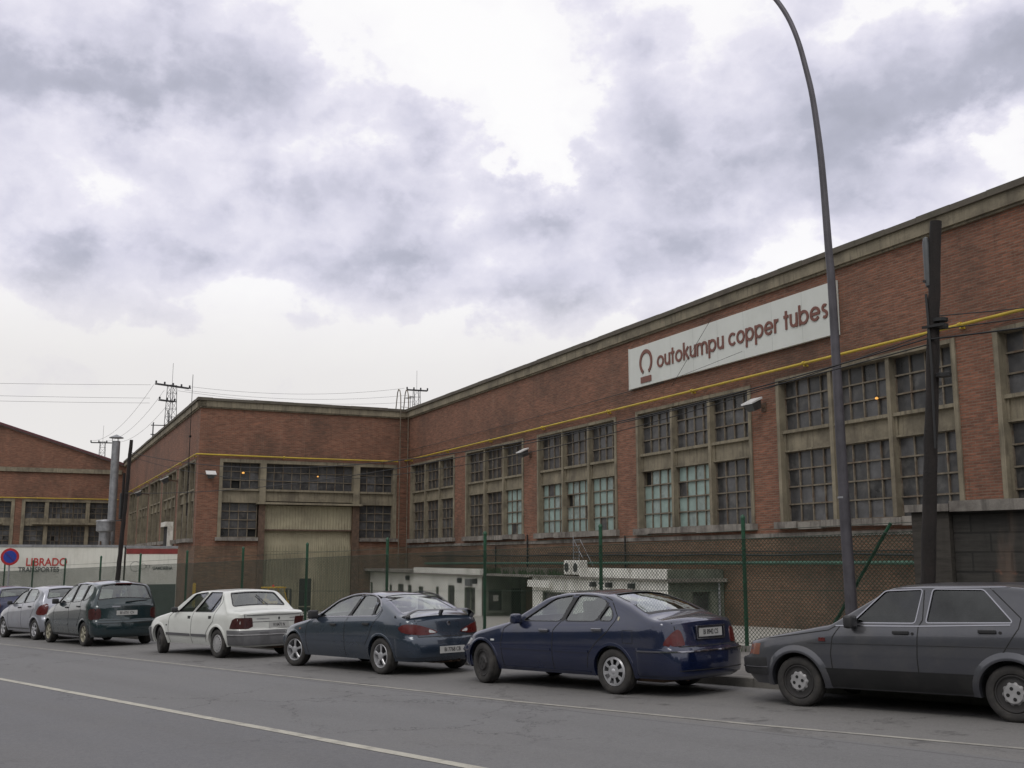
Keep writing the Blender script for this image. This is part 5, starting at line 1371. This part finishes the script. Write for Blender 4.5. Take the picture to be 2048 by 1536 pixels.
fiat = dict(ms=1.25, x0=-.76, x1=3.42, W=.83, zb=.215, roof=1.385, rw=.60, df=.7, tf=.10, dr=.8, tr=.08, cf=.10, cr=.08, crown=.028, rr=.05, sk=.025, zc=.55, ns=120,
 topp=[(-.8, .745), (-.6, .765), (.30, .935), (.42, .955), (1.12, 1.365), (1.5, 1.388), (2.3, 1.385), (2.55, 1.36), (3.0, 1.02), (3.06, .98), (3.6, .95)],
 beltp=[(-.9, .70), (.4, .92), (1.5, .94), (2.5, .97), (3.5, .90)],
 fprof=[(.2, .12), (.33, .03), (.36, 0), (.53, 0), (.56, .04), (.75, .07)], rprof=[(.2, .1), (.33, 0), (.55, 0), (.58, .04), (.95, .06)],
 wb=2.39, R=.282, ar=.335, lip=.030, lipw=.085, cav=(.50, 2.95), rx=2.3, fx=1.1, rwc=1.15,
 sidewin=[[(.70, .965), (1.06, 1.305), (1.475, 1.32), (1.415, .97)], [(1.545, .975), (1.60, 1.322), (2.13, 1.315), (2.42, 1.01), (2.42, .99)]],
 rscr=(2.6, 0.5, 2.98, 0.58), fscr=(1.06, 0.52, 0.5, 0.64), wr=0.035,
 gaps=[[(.56, .93), (.47, .80), (.44, .62), (.46, .30)], [(1.50, 1.34), (1.50, 1.0), (1.46, .93), (1.44, .60), (1.45, .26)], [(2.20, 1.335), (2.52, 1.03), (2.50, .93), (2.32, .66), (2.10, .52), (2.03, .40)]],
 rgaps=[[(-.66, .95), (-.66, .60), (.66, .60), (.66, .95)]],
 mirror=(.74, .965), mirmat=MT['plastic'], handles=[(1.27, .865), (2.19, .895)], hstyle='bar', hmat=MT['plastic'], seatx=1.2)
# --- 2. dark blue saloon
def ex_blue(k):
    root, wrap, S_, S2, ribbon, zribbon, rear, patch = k['root'], k['wrap'], k['S_'], k['S2'], k['ribbon'], k['zribbon'], k['rear'], k['patch']; c = k['c']
    PB = P_BLUE
    b = MB(); zribbon(b, -78, 78, .26, .60, .030, wrap, 44); b.build('rear_bumper', PB, root, smooth=40)
    b = MB(); zribbon(b, -74, 74, .555, .575, .040, wrap, 44); b.build('bumper_strip', MT['chrome'], root)
    b = MB(); zribbon(b, -80, 80, .24, .52, .025, lambda a, z, o: wrap(a, z, o, True), 40); b.build('front_bumper', PB, root, smooth=40)
    b = MB(); zribbon(b, -76, 76, .455, .472, .035, lambda a, z, o: wrap(a, z, o, True), 40); b.build('bumper_strip', MT['chrome'], root)
    both(k, 'tail_light', [(31, .63), (31, .68), (33, .80), (36, .84), (41, .80), (47, .70), (48, .63)], MT['redlamp'], .006)
    for sg in (1, -1):
        patch('headlight', [(a*SCALE_A, z) for a, z in ((24, .52), (52, .54), (58, .64), (30, .66))], (lambda a, z, o, sg=sg: wrap(sg*a/SCALE_A, z, o, True)), MT['clear'], .004, 2, 1)
    plate(root, rear, .02, .785, 'BI 8942 CS', frame=MT['chrome'], off=.016)
    for fn in (S_, S2):
        b = MB(); ribbon(b, [(.40, .535), (1.42, .53)], .028, fn, .010); ribbon(b, [(1.48, .53), (2.12, .53)], .028, fn, .010); b.build('rub_strip', PB, root)
    for fn in (S_, S2):
        b = MB(); ribbon(b, [(.42, .27), (2.12, .26)], .016, fn, .010); b.build('sill_moulding', PB, root)
    patch('side_repeater', [(.22, .62), (.29, .62), (.29, .645), (.22, .645)], S_, MT['clear'], .007, 1, 0)
    b = MB(); ribbon(b, [(2.72, .66), (2.72, .82), (2.88, .82), (2.88, .66)], .006, S_, .002, True); b.build('fuel_flap', MT['black'], root)
    patch('pillar_badge', [(2.60, .94), (2.63, .94), (2.63, .99), (2.60, .99)], S_, MT['rim_gold'], .005, 1, 1)
    p = rear(0, .955); b = MB(); b.lathe([(.001, .008), (.028, .006), (.03, 0)], (p[0], 0, .93), 'x', 14); b.build('boot_badge', MT['chrome'], root)
    exhaust(root, c.x1-.1, -.4)
    for (z, a0) in ((.40, 40),):
        b = MB(); ribbon(b, [(-.72, .33), (.72, .33)], .01, lambda y, z, o: rear(y, z, o), .034); b.build('bumper_gap', MT['black'], root)
blue = dict(ms=1.2, x0=-.60, x1=3.53, W=.85, zb=.20, roof=1.335, rw=.60, df=.75, tf=.16, dr=.9, tr=.13, cf=.16, cr=.16, crown=.035, rr=.075, sk=.05, zc=.52, ns=124,
 topp=[(-.7, .60), (-.5, .665), (-.2, .77), (.45, .905), (.55, .925), (1.20, 1.27), (1.5, 1.325), (1.95, 1.335), (2.35, 1.295), (2.70, 1.18), (3.05, 1.02), (3.18, .985), (3.40, .98), (3.47, .955), (3.70, .92)],
 beltp=[(-.8, .60), (.4, .86), (1.5, .895), (2.6, .93), (3.3, .95), (3.8, .93)],
 fprof=[(.2, .10), (.26, .02), (.3, 0), (.50, 0), (.53, .04), (.66, .12)], rprof=[(.2, .06), (.26, .0), (.58, 0), (.61, .05), (.88, .10), (.96, .10)],
 wb=2.53, R=.29, ar=.335, lip=.005, lipw=.035, cav=(.62, 3.0), rx=2.0, fx=1.3, rwc=1.12,
 sidewin=[[(.83, .915), (1.36, 1.22), (1.72, 1.265), (1.57, .92)], [(1.64, .925), (1.80, 1.268), (2.15, 1.25), (2.36, 1.17), (2.22, .93)], [(2.26, .935), (2.385, 1.15), (2.50, 1.02), (2.50, .955), (2.47, .935)]],
 rscr=(2.28, 0.5, 2.96, 0.62), fscr=(1.16, 0.5, 0.64, 0.66), wr=0.07,
 gaps=[[(.66, .90), (.48, .80), (.43, .60), (.46, .25)], [(1.72, 1.28), (1.60, .93), (1.47, .80), (1.45, .50), (1.46, .25)], [(2.16, 1.29), (2.42, 1.20), (2.58, 1.0), (2.56, .93), (2.46, .80), (2.25, .64), (2.12, .50), (2.08, .32)]],
 rgaps=[[(-.62, .97), (-.60, .62), (.60, .62), (.62, .97)]],
 pillars=[[(1.58, .915), (1.63, .915), (1.80, 1.275), (1.73, 1.275)], [(2.225, .93), (2.26, .93), (2.385, 1.16), (2.36, 1.175)]],
 mirror=(.80, .93), handles=[(1.30, .79), (2.28, .82)], hstyle='bar', hmat=MT['chrome'], seatx=1.35)
# --- 3. slate saloon with a boot spoiler
def ex_hyun(k):
    root, wrap, S_, S2, ribbon, zribbon, rear, patch, topz = k['root'], k['wrap'], k['S_'], k['S2'], k['ribbon'], k['zribbon'], k['rear'], k['patch'], k['topz']; c = k['c']
    both(k, 'tail_light', [(14, .66), (20, .71), (38, .80), (50, .80), (56, .74), (50, .66), (30, .62)], MT['redlamp'], .006)
    both(k, 'reversing_light', [(17, .67), (23, .71), (25, .71), (25, .66), (18, .66)], MT['clear'], .010)
    b = MB(); zribbon(b, -76, 76, .28, .575, .028, wrap, 44); b.build('rear_bumper', P_SLATE, root, smooth=40)
    b = MB(); zribbon(b, -80, 80, .24, .52, .02, lambda a, z, o: wrap(a, z, o, True), 40); b.build('front_bumper', P_SLATE, root, smooth=40)
    for sg in (1, -1):
        patch('headlight', [(a*SCALE_A, z) for a, z in ((22, .55), (54, .57), (60, .66), (28, .68))], (lambda a, z, o, sg=sg: wrap(sg*a/SCALE_A, z, o, True)), MT['clear'], .004, 2, 1)
    plate(root, rear, 0, .39, 'BI 7768 CB', off=.036)
    # raised boot spoiler
    b = MB(); n = 20; k0 = 0; ns_ = 6
    for i in range(n+1):
        y = -.70+1.40*i/n; e = abs(y)/.70; x = c.x1-.20-.10*e**2; z = 1.015-.10*max(0, (e-.72)/.28)**1.5
        z0 = topz(c.x1-.28, y*.97)[2]
        for (dx_, dz_) in ((-.09, -.005), (-.02, .014), (.07, .010), (.085, -.004), (.0, -.014), (-.06, -.016)): b.v.append((x+dx_, y, z+dz_))
    for i in range(n):
        for j in range(ns_): b.f.append((i*ns_+j, (i+1)*ns_+j, (i+1)*ns_+(j+1) % ns_, i*ns_+(j+1) % ns_)); b.m.append(0)
    b.f += [tuple(range(ns_)), tuple(n*ns_+j for j in range(ns_))]; b.m += [0, 0]
    for y in (-.68, 0, .68):
        zz = topz(c.x1-.25, y*.95)[2]-.01; b.bar((c.x1-.27, y*.97, zz), (c.x1-.22, y*.98, 1.01 if y == 0 else .93), .04, .05)
    b.build('boot_spoiler', P_SLATE_D, root, smooth=50)
    p = rear(0, .80); b = MB(); b.lathe([(.001, .006), (.035, .004), (.037, 0)], (p[0], 0, .80), 'x', 16); b.build('boot_badge', MT['chrome'], root)
    patch('side_repeater', [(.20, .66), (.26, .66), (.26, .69), (.20, .69)], S_, MT['amber'], .006, 1, 1)
    for fn in (S_, S2):
        b = MB(); ribbon(b, [(.40, .50), (1.62, .49)], .012, fn, .006); ribbon(b, [(1.70, .49), (2.28, .49)], .012, fn, .006); b.build('door_crease', P_SLATE, root)
    b = MB(); p = S_(3.05, .90, 0); b.tube([p, (p[0]+.01, p[1]+.0, p[2]+.035)], .012, 6); b.build('fuel_flap_knob', MT['plastic'], root)
    exhaust(root, c.x1-.05, .05, .22); exhaust(root, c.x1-.05, .22, .21)
hyun = dict(ms=1.3, x0=-.74, x1=3.52, W=.85, zb=.20, roof=1.315, rw=.58, df=.8, tf=.20, dr=.95, tr=.16, cf=.20, cr=.20, crown=.045, rr=.085, sk=.06, zc=.50, ns=124,
 topp=[(-.8, .60), (-.55, .68), (-.2, .78), (.42, .885), (.52, .905), (1.10, 1.18), (1.45, 1.285), (1.85, 1.315), (2.25, 1.285), (2.65, 1.15), (3.05, .98), (3.2, .95), (3.40, .935), (3.62, .86)],
 beltp=[(-.9, .58), (.4, .84), (1.6, .885), (2.6, .92), (3.2, .90), (3.8, .82)],
 fprof=[(.2, .12), (.26, .03), (.3, 0), (.50, 0), (.54, .05), (.70, .14)], rprof=[(.2, .08), (.28, .02), (.56, 0), (.60, .05), (.86, .08), (.92, .10)],
 wb=2.71, R=.29, ar=.335, lip=.003, lipw=.035, cav=(.60, 3.0), rx=1.95, fx=1.3, rwc=1.11,
 sidewin=[[(.76, .895), (1.22, 1.15), (1.60, 1.245), (1.90, 1.262), (1.70, .905)], [(1.77, .91), (1.97, 1.263), (2.20, 1.255), (2.40, 1.205), (2.42, .935), (2.40, .925)], [(2.455, .945), (2.475, 1.165), (2.59, 1.06), (2.60, 1.0), (2.56, .955)]],
 rscr=(2.3, 0.46, 3.0, 0.6), fscr=(1.12, 0.48, 0.62, 0.64), wr=0.08, rtrim=True,
 gaps=[[(.62, .87), (.46, .78), (.43, .55), (.47, .25)], [(1.90, 1.285), (1.74, .92), (1.68, .8), (1.68, .25)], [(2.45, 1.22), (2.66, 1.02), (2.64, .92), (2.52, .80), (2.42, .60), (2.30, .45)]],
 rgaps=[[(-.60, .92), (-.58, .60), (.58, .60), (.60, .92)]],
 pillars=[[(1.705, .905), (1.765, .905), (1.965, 1.268), (1.905, 1.268)], [(2.42, .93), (2.455, .94), (2.475, 1.17), (2.40, 1.21)]], dlo=[(.70, .885), (1.0, 1.05), (1.25, 1.18), (1.62, 1.268), (1.95, 1.29), (2.25, 1.272), (2.48, 1.195), (2.60, 1.08), (2.625, 1.0), (2.57, .925)],
 mirror=(.74, .915), mirmat=MT['plastic'], handles=[(1.33, .765), (2.33, .795)], hstyle='bar', hmat=MT['plastic'], seatx=1.35)
# --- 4. white saloon
def ex_white(k):
    root, wrap, S_, S2, ribbon, zribbon, rear, patch = k['root'], k['wrap'], k['S_'], k['S2'], k['ribbon'], k['zribbon'], k['rear'], k['patch']; c = k['c']
    b = MB(); zribbon(b, -84, 84, .26, .555, .038, wrap, 44); b.build('rear_bumper', MT['plastic_grey'], root, smooth=40)
    b = MB(); zribbon(b, -83, 83, .455, .475, .045, wrap, 44); b.build('bumper_strip', MT['rim_dull'], root)
    b = MB(); zribbon(b, -84, 84, .24, .555, .03, lambda a, z, o: wrap(a, z, o, True), 40); b.build('front_bumper', MT['plastic_grey'], root, smooth=40)
    both(k, 'tail_light', [(29, .585), (30, .79), (31.5, .80), (52, .80), (57, .60), (56, .585)], MT['darkred'], .007, it=1)
    for sg in (1, -1):
        patch('headlight', [(a*SCALE_A, z) for a, z in ((24, .57), (50, .58), (52, .66), (26, .68))], (lambda a, z, o, sg=sg: wrap(sg*a/SCALE_A, z, o, True)), MT['clear'], .004, 2, 1)
    plate(root, rear, .10, .645, 'VI 0471 N', .46)
    b = MB(); ribbon(b, [(-.62, .845), (.62, .845)], .014, lambda y, z, o: rear(y, z, o), .004); ribbon(b, [(-.58, .715), (.58, .715)], .012, lambda y, z, o: rear(y, z, o), .003); b.build('boot_line', MT['plastic_grey'], root)
    b = MB(); ribbon(b, [(-.40, .775), (-.12, .775)], .022, lambda y, z, o: rear(y, z, o), .004); ribbon(b, [(.36, .775), (.56, .775)], .022, lambda y, z, o: rear(y, z, o), .004); b.build('boot_script', MT['rim_dull'], root)
    patch('boot_badge', [(.08, .775), (.105, .81), (.13, .775), (.105, .74)], lambda y, z, o: rear(y, z, o), MT['plastic'], .005, 1, 0)
    for fn in (S_, S2):
        b = MB(); ribbon(b, [(.36, .435), (1.44, .43)], .055, fn, .014); ribbon(b, [(1.50, .43), (2.14, .43)], .055, fn, .014); b.build('rub_strip', MT['plastic_grey'], root)
    patch('side_repeater', [(.34, .60), (.39, .60), (.39, .63), (.34, .63)], S_, MT['plastic'], .006, 1, 1)
    b = MB(); ribbon(b, [(2.14, .88), (2.42, 1.245)], .02, S_, .0); b.build('quarter_bar', MT['plastic'], root)
    exhaust(root, c.x1-.02, .3, .22)
    wiper(root, rear, [(.18, 1.03), (.02, 1.24)])
white = dict(x0=-.74, x1=3.41, W=.845, zb=.22, roof=1.365, rw=.60, df=.7, tf=.13, dr=.8, tr=.09, cf=.12, cr=.10, crown=.03, rr=.06, sk=.022, zc=.55, ns=120,
 topp=[(-.8, .66), (-.62, .70), (-.3, .80), (.38, .91), (.48, .935), (1.12, 1.30), (1.45, 1.355), (2.0, 1.365), (2.40, 1.345), (2.50, 1.315), (2.83, 1.01), (2.90, .965), (3.31, .945), (3.37, .925), (3.6, .90)],
 beltp=[(-.9, .64), (.4, .87), (1.5, .895), (2.5, .92), (3.5, .90)],
 fprof=[(.2, .10), (.26, .02), (.3, 0), (.55, 0), (.58, .05), (.70, .10)], rprof=[(.2, .05), (.26, 0), (.54, 0), (.57, .05), (.84, .05), (.86, .03), (.95, .03)],
 wb=2.55, R=.285, ar=.34, lip=.014, lipw=.06, cav=(.55, 2.82), rx=2.2, fx=1.15, rwc=1.14,
 sidewin=[[(.78, .905), (1.30, 1.26), (1.80, 1.30), (1.44, .91)], [(1.55, .91), (1.93, 1.30), (2.40, 1.295), (2.46, 1.10), (2.32, .915)]],
 rscr=(2.515, 0.5, 2.79, 0.6), fscr=(1.08, 0.5, 0.56, 0.64), wr=0.035,
 gaps=[[(.62, .90), (.47, .80), (.45, .6), (.47, .25)], [(1.86, 1.325), (1.50, .90), (1.47, .5), (1.47, .25)], [(2.48, 1.31), (2.56, 1.10), (2.42, .90), (2.40, .72), (2.25, .62), (2.12, .48), (2.08, .3)]],
 rgaps=[[(-.66, .92), (-.63, .58)], [(.66, .92), (.63, .58)]],
 mirror=(.78, .93), mirmat=MT['plastic'], handles=[(1.36, .79), (2.25, .80)], hstyle='flap', hmat=MT['plastic'], seatx=1.3)
# --- 5. green people carrier
def ex_van(k):
    root, wrap, S_, S2, ribbon, zribbon, rear, patch = k['root'], k['wrap'], k['S_'], k['S2'], k['ribbon'], k['zribbon'], k['rear'], k['patch']; c = k['c']
    both(k, 'tail_light', [(36, .66), (37, .90), (42, .92), (56, .90), (55, .68), (50, .64)], MT['darkred'], .006)
    b = MB(); zribbon(b, -80, 80, .28, .60, .03, wrap, 44); b.build('rear_bumper', P_GREEN, root, smooth=40)
    b = MB(); zribbon(b, -80, 80, .24, .55, .02, lambda a, z, o: wrap(a, z, o, True), 40); b.build('front_bumper', P_GREEN, root, smooth=40)
    plate(root, rear, 0, .80, 'BI 6751 CV', .52, .11)
    b = MB(); p = rear(0, 1.49); b.bbox(p[0]-.02, p[0]+.015, -.2, .2, 1.50, 1.525, .004); b.build('high_brake_light', MT['redlamp'], root)
    b = MB(); ribbon(b, [(-.36, .955), (-.16, .955)], .03, lambda y, z, o: rear(y, z, o), .004); b.build('boot_script', MT['chrome'], root)
    for fn in (S_, S2):
        b = MB(); ribbon(b, [(.42, .52), (1.60, .51)], .03, fn, .010); ribbon(b, [(1.68, .51), (2.30, .51)], .03, fn, .010); b.build('rub_strip', P_GREEN, root)
    wiper(root, rear, [(.55, 1.10), (.20, 1.08), (-.02, 1.065)])
    b = MB(); ribbon(b, [(-.7, .56), (.7, .56)], .012, lambda y, z, o: rear(y, z, o), .033); b.build('bumper_gap', MT['black'], root)
    for fn in (S_, S2):
        b = MB(); ribbon(b, [(.45, .26), (2.30, .26)], .05, fn, .008); b.build('sill_cover', MT['plastic'], root)
van = dict(ms=1.2, x0=-.74, x1=3.36, W=.86, zb=.21, roof=1.60, rw=.60, df=.8, tf=.18, dr=.7, tr=.10, cf=.18, cr=.14, crown=.045, rr=.10, sk=.06, zc=.62, ns=120,
 topp=[(-.8, .68), (-.55, .78), (-.1, .95), (.25, 1.04), (.35, 1.07), (1.0, 1.42), (1.5, 1.58), (1.95, 1.605), (2.6, 1.585), (3.02, 1.53), (3.12, 1.46), (3.32, 1.05), (3.5, .95)],
 beltp=[(-.9, .66), (.4, .98), (1.5, 1.03), (2.5, 1.08), (3.4, 1.05)],
 fprof=[(.2, .12), (.26, .03), (.3, 0), (.55, 0), (.58, .05), (.80, .16)], rprof=[(.2, .06), (.28, 0), (.60, 0), (.63, .04), (.9, .06), (1.1, .07), (1.5, .1)],
 wb=2.70, R=.295, ar=.345, lip=.004, lipw=.04, cav=(.50, 3.06), rx=2.6, fx=1.2, rwc=1.28,
 sidewin=[[(.62, 1.045), (1.10, 1.38), (1.40, 1.48), (1.66, 1.50), (1.54, 1.06)], [(1.62, 1.065), (1.74, 1.505), (2.42, 1.50), (2.34, 1.09)], [(2.42, 1.10), (2.50, 1.495), (2.82, 1.45), (2.93, 1.30), (2.80, 1.17), (2.60, 1.12)]],
 rscr=(3.04, 0.54, 3.26, 0.66), fscr=(0.98, 0.5, 0.44, 0.64), wr=0.1,
 gaps=[[(.50, 1.0), (.44, .80), (.46, .25)], [(1.70, 1.53), (1.58, 1.05), (1.62, .8), (1.64, .25)], [(2.46, 1.52), (2.38, 1.08), (2.52, .85), (2.40, .68), (2.28, .5)]],
 rgaps=[[(-.68, 1.08), (-.66, .62), (.66, .62), (.68, 1.08)]],
 pillars=[[(1.55, 1.055), (1.615, 1.06), (1.735, 1.51), (1.67, 1.51)], [(2.345, 1.09), (2.415, 1.10), (2.495, 1.50), (2.425, 1.505)]],
 mirror=(.66, 1.07), mirmat=MT['plastic'], handles=[(1.45, .93), (2.32, .96)], hstyle='bar', hmat=MT['plastic'], seatx=1.25)
# --- 6/7. silver hatchback and the dark one beyond it
def ex_silver(k):
    root, wrap, S_, S2, ribbon, zribbon, rear, patch = k['root'], k['wrap'], k['S_'], k['S2'], k['ribbon'], k['zribbon'], k['rear'], k['patch']; c = k['c']
    both(k, 'tail_light', [(40, .68), (37, .90), (40, 1.0), (52, .94), (62, .76), (58, .68)], MT['redlamp'], .006)
    b = MB(); zribbon(b, -80, 80, .26, .58, .03, wrap, 40); b.build('rear_bumper', k['c'].pm, root, smooth=40)
    b = MB(); zribbon(b, -80, 80, .24, .52, .02, lambda a, z, o: wrap(a, z, o, True), 40); b.build('front_bumper', k['c'].pm, root, smooth=40)
    plate(root, rear, 0, .72, 'BI 2204 CT')
    b = MB(); 
    for fn in (S_, S2): ribbon(b, [(.42, .30), (2.05, .30)], .04, fn, .008)
    b.build('sill_cover', MT['plastic_grey'], root)
M_SILL = M('matt_black_sill', (.010, .010, .011), .75, var=.3, dirt=(.035, .033, .03), dscale=3, damt=.4)
P_BLUE = paint('blue_car_paint', (.007, .013, .046), .25, .22, 1.0, (.05, .05, .06), .2)
P_SLATE = paint('slate_car_paint', (.028, .042, .066), .35, .26, 1.0, (.06, .062, .065), .2)
P_SLATE_D = paint('dark_slate_paint', (.012, .013, .018), .2, .3)
P_GREY = paint('dusty_grey_car_paint', (.062, .064, .076), .35, .34, .6, (.10, .097, .095), .45)
P_WHITE = paint('white_car_paint', (.60, .61, .58), .0, .35, .6, (.45, .44, .41), .3)
P_GREEN = paint('dark_green_car_paint', (.010, .026, .032), .3, .24, 1.0, (.06, .06, .055), .25)
P_SILVER = paint('silver_car_paint', (.36, .37, .42), .55, .35)
P_NAVY = paint('navy_car_paint', (.02, .025, .07), .4, .3)
silver = dict(x0=-.70, x1=3.0, W=.825, zb=.21, roof=1.49, rw=.58, df=.8, tf=.18, dr=.6, tr=.10, cf=.18, cr=.14, crown=.045, rr=.10, sk=.06, zc=.58, ns=110, pm=P_SILVER,
 topp=[(-.8, .62), (-.5, .74), (-.1, .88), (.25, .96), (.35, .99), (.95, 1.33), (1.4, 1.46), (1.8, 1.49), (2.4, 1.46), (2.70, 1.38), (2.95, 1.02), (3.2, .95)],
 beltp=[(-.9, .62), (.4, .92), (1.5, .98), (2.3, 1.04), (3.1, 1.04)],
 fprof=[(.2, .12), (.26, .03), (.3, 0), (.5, 0), (.53, .05), (.80, .16)], rprof=[(.2, .06), (.28, 0), (.58, 0), (.61, .04), (.9, .06), (1.1, .07), (1.5, .1)],
 wb=2.42, R=.285, ar=.335, lip=.005, lipw=.04, cav=(.45, 2.72), rx=2.3, fx=1.15, rwc=1.22,
 sidewin=[[(.55, .98), (1.02, 1.28), (1.48, 1.385), (1.40, 1.0)], [(1.47, 1.005), (1.56, 1.39), (2.15, 1.375), (2.40, 1.25), (2.35, 1.10), (2.20, 1.05)]],
 rscr=(2.6, 0.5, 2.84, 0.6), fscr=(0.92, 0.48, 0.42, 0.62), wr=0.07,
 gaps=[[(.45, .95), (.42, .7), (.46, .25)], [(1.52, 1.42), (1.44, .98), (1.48, .25)], [(2.2, 1.41), (2.28, 1.06), (2.36, .85), (2.15, .6)]],
 rgaps=[[(-.64, 1.0), (-.62, .6), (.62, .6), (.64, 1.0)]],
 mirror=(.60, 1.0), mirmat=MT['plastic'], handles=[(1.30, .88), (2.08, .91)], hstyle='bar', hmat=MT['plastic'], seatx=1.15)
def place(fx, fy, W_, yaw):     # front tyre contact on the street side -> centre of the front axle
    a = R(yaw); x = fx-sin(a)*(W_-.035); y = fy+cos(a)*(W_-.035); return (x, y, gz(x))
import time; T0 = time.time()
make_car(fiat, 'saloon_car', 'dusty dark grey boxy saloon nearest on the right, with chrome window trim', P_GREY, place(-7.35, 11.04, .83, 5.2), R(5.2), dict(style='steel', mat=MT['rim_dull'], ri=.66), ex_fiat, glass=CARGLASS_D, trim=MT['chrome'])
blue['steer'] = R(-14)
make_car(blue, 'saloon_car', 'dark blue saloon with chrome door handles and silver eight-spoke wheel covers', P_BLUE, place(-12.39, 10.50, .85, 2.3), R(2.3), dict(style='cap', mat=MT['rim'], n=8, ra=.50, rb=.90, duty=.42, ri=.64, front=dict(style='steel', mat=MT['rim_dark'], ri=.64)), ex_blue)
hyun['steer'] = R(12)
make_car(hyun, 'saloon_car', 'slate blue grey saloon with five-spoke alloy wheels and a raised boot spoiler', P_SLATE, place(-17.50, 10.36, .85, -.2), R(-.2), dict(style='spoke', mat=MT['rim'], n=5, ri=.66, wi=.42, wo=.17), ex_hyun, trim=MT['chrome'])
white['steer'] = R(-16)
make_car(white, 'saloon_car', 'white saloon with grey bumpers and dark red tail lights', P_WHITE, place(-23.17, 10.33, .845, 1.9), R(1.9), dict(style='cap', mat=MT['rim_dull'], n=16, ra=.78, rb=.90, duty=.5, ri=.62, front=dict(style='steel', mat=MT['rim_dark'], ri=.62)), ex_white)
make_car(van, 'people_carrier', 'dark green rounded people carrier with a large rear window', P_GREEN, place(-29.95, 10.26, .86, -1.8), R(-1.8), dict(style='spoke', mat=MT['rim_gold'], n=6, ri=.66, wi=.5, wo=.28), ex_van)
make_car(silver, 'hatchback_car', 'silver hatchback with red tail lights behind the green people carrier', P_SILVER, place(-34.06, 10.36, .825, 2.0), R(2), dict(style='spoke', mat=MT['rim'], n=5, ri=.66, wi=.45, wo=.2), ex_silver)
navy = dict(silver); navy['pm'] = P_NAVY
make_car(navy, 'hatchback_car', 'navy blue hatchback partly out of view at the far left', P_NAVY, place(-38.9, 10.6, .825, 1.0), R(1), dict(style='spoke', mat=MT['rim'], n=5, ri=.66, wi=.45, wo=.2), ex_silver)
print('cars', time.time()-T0)
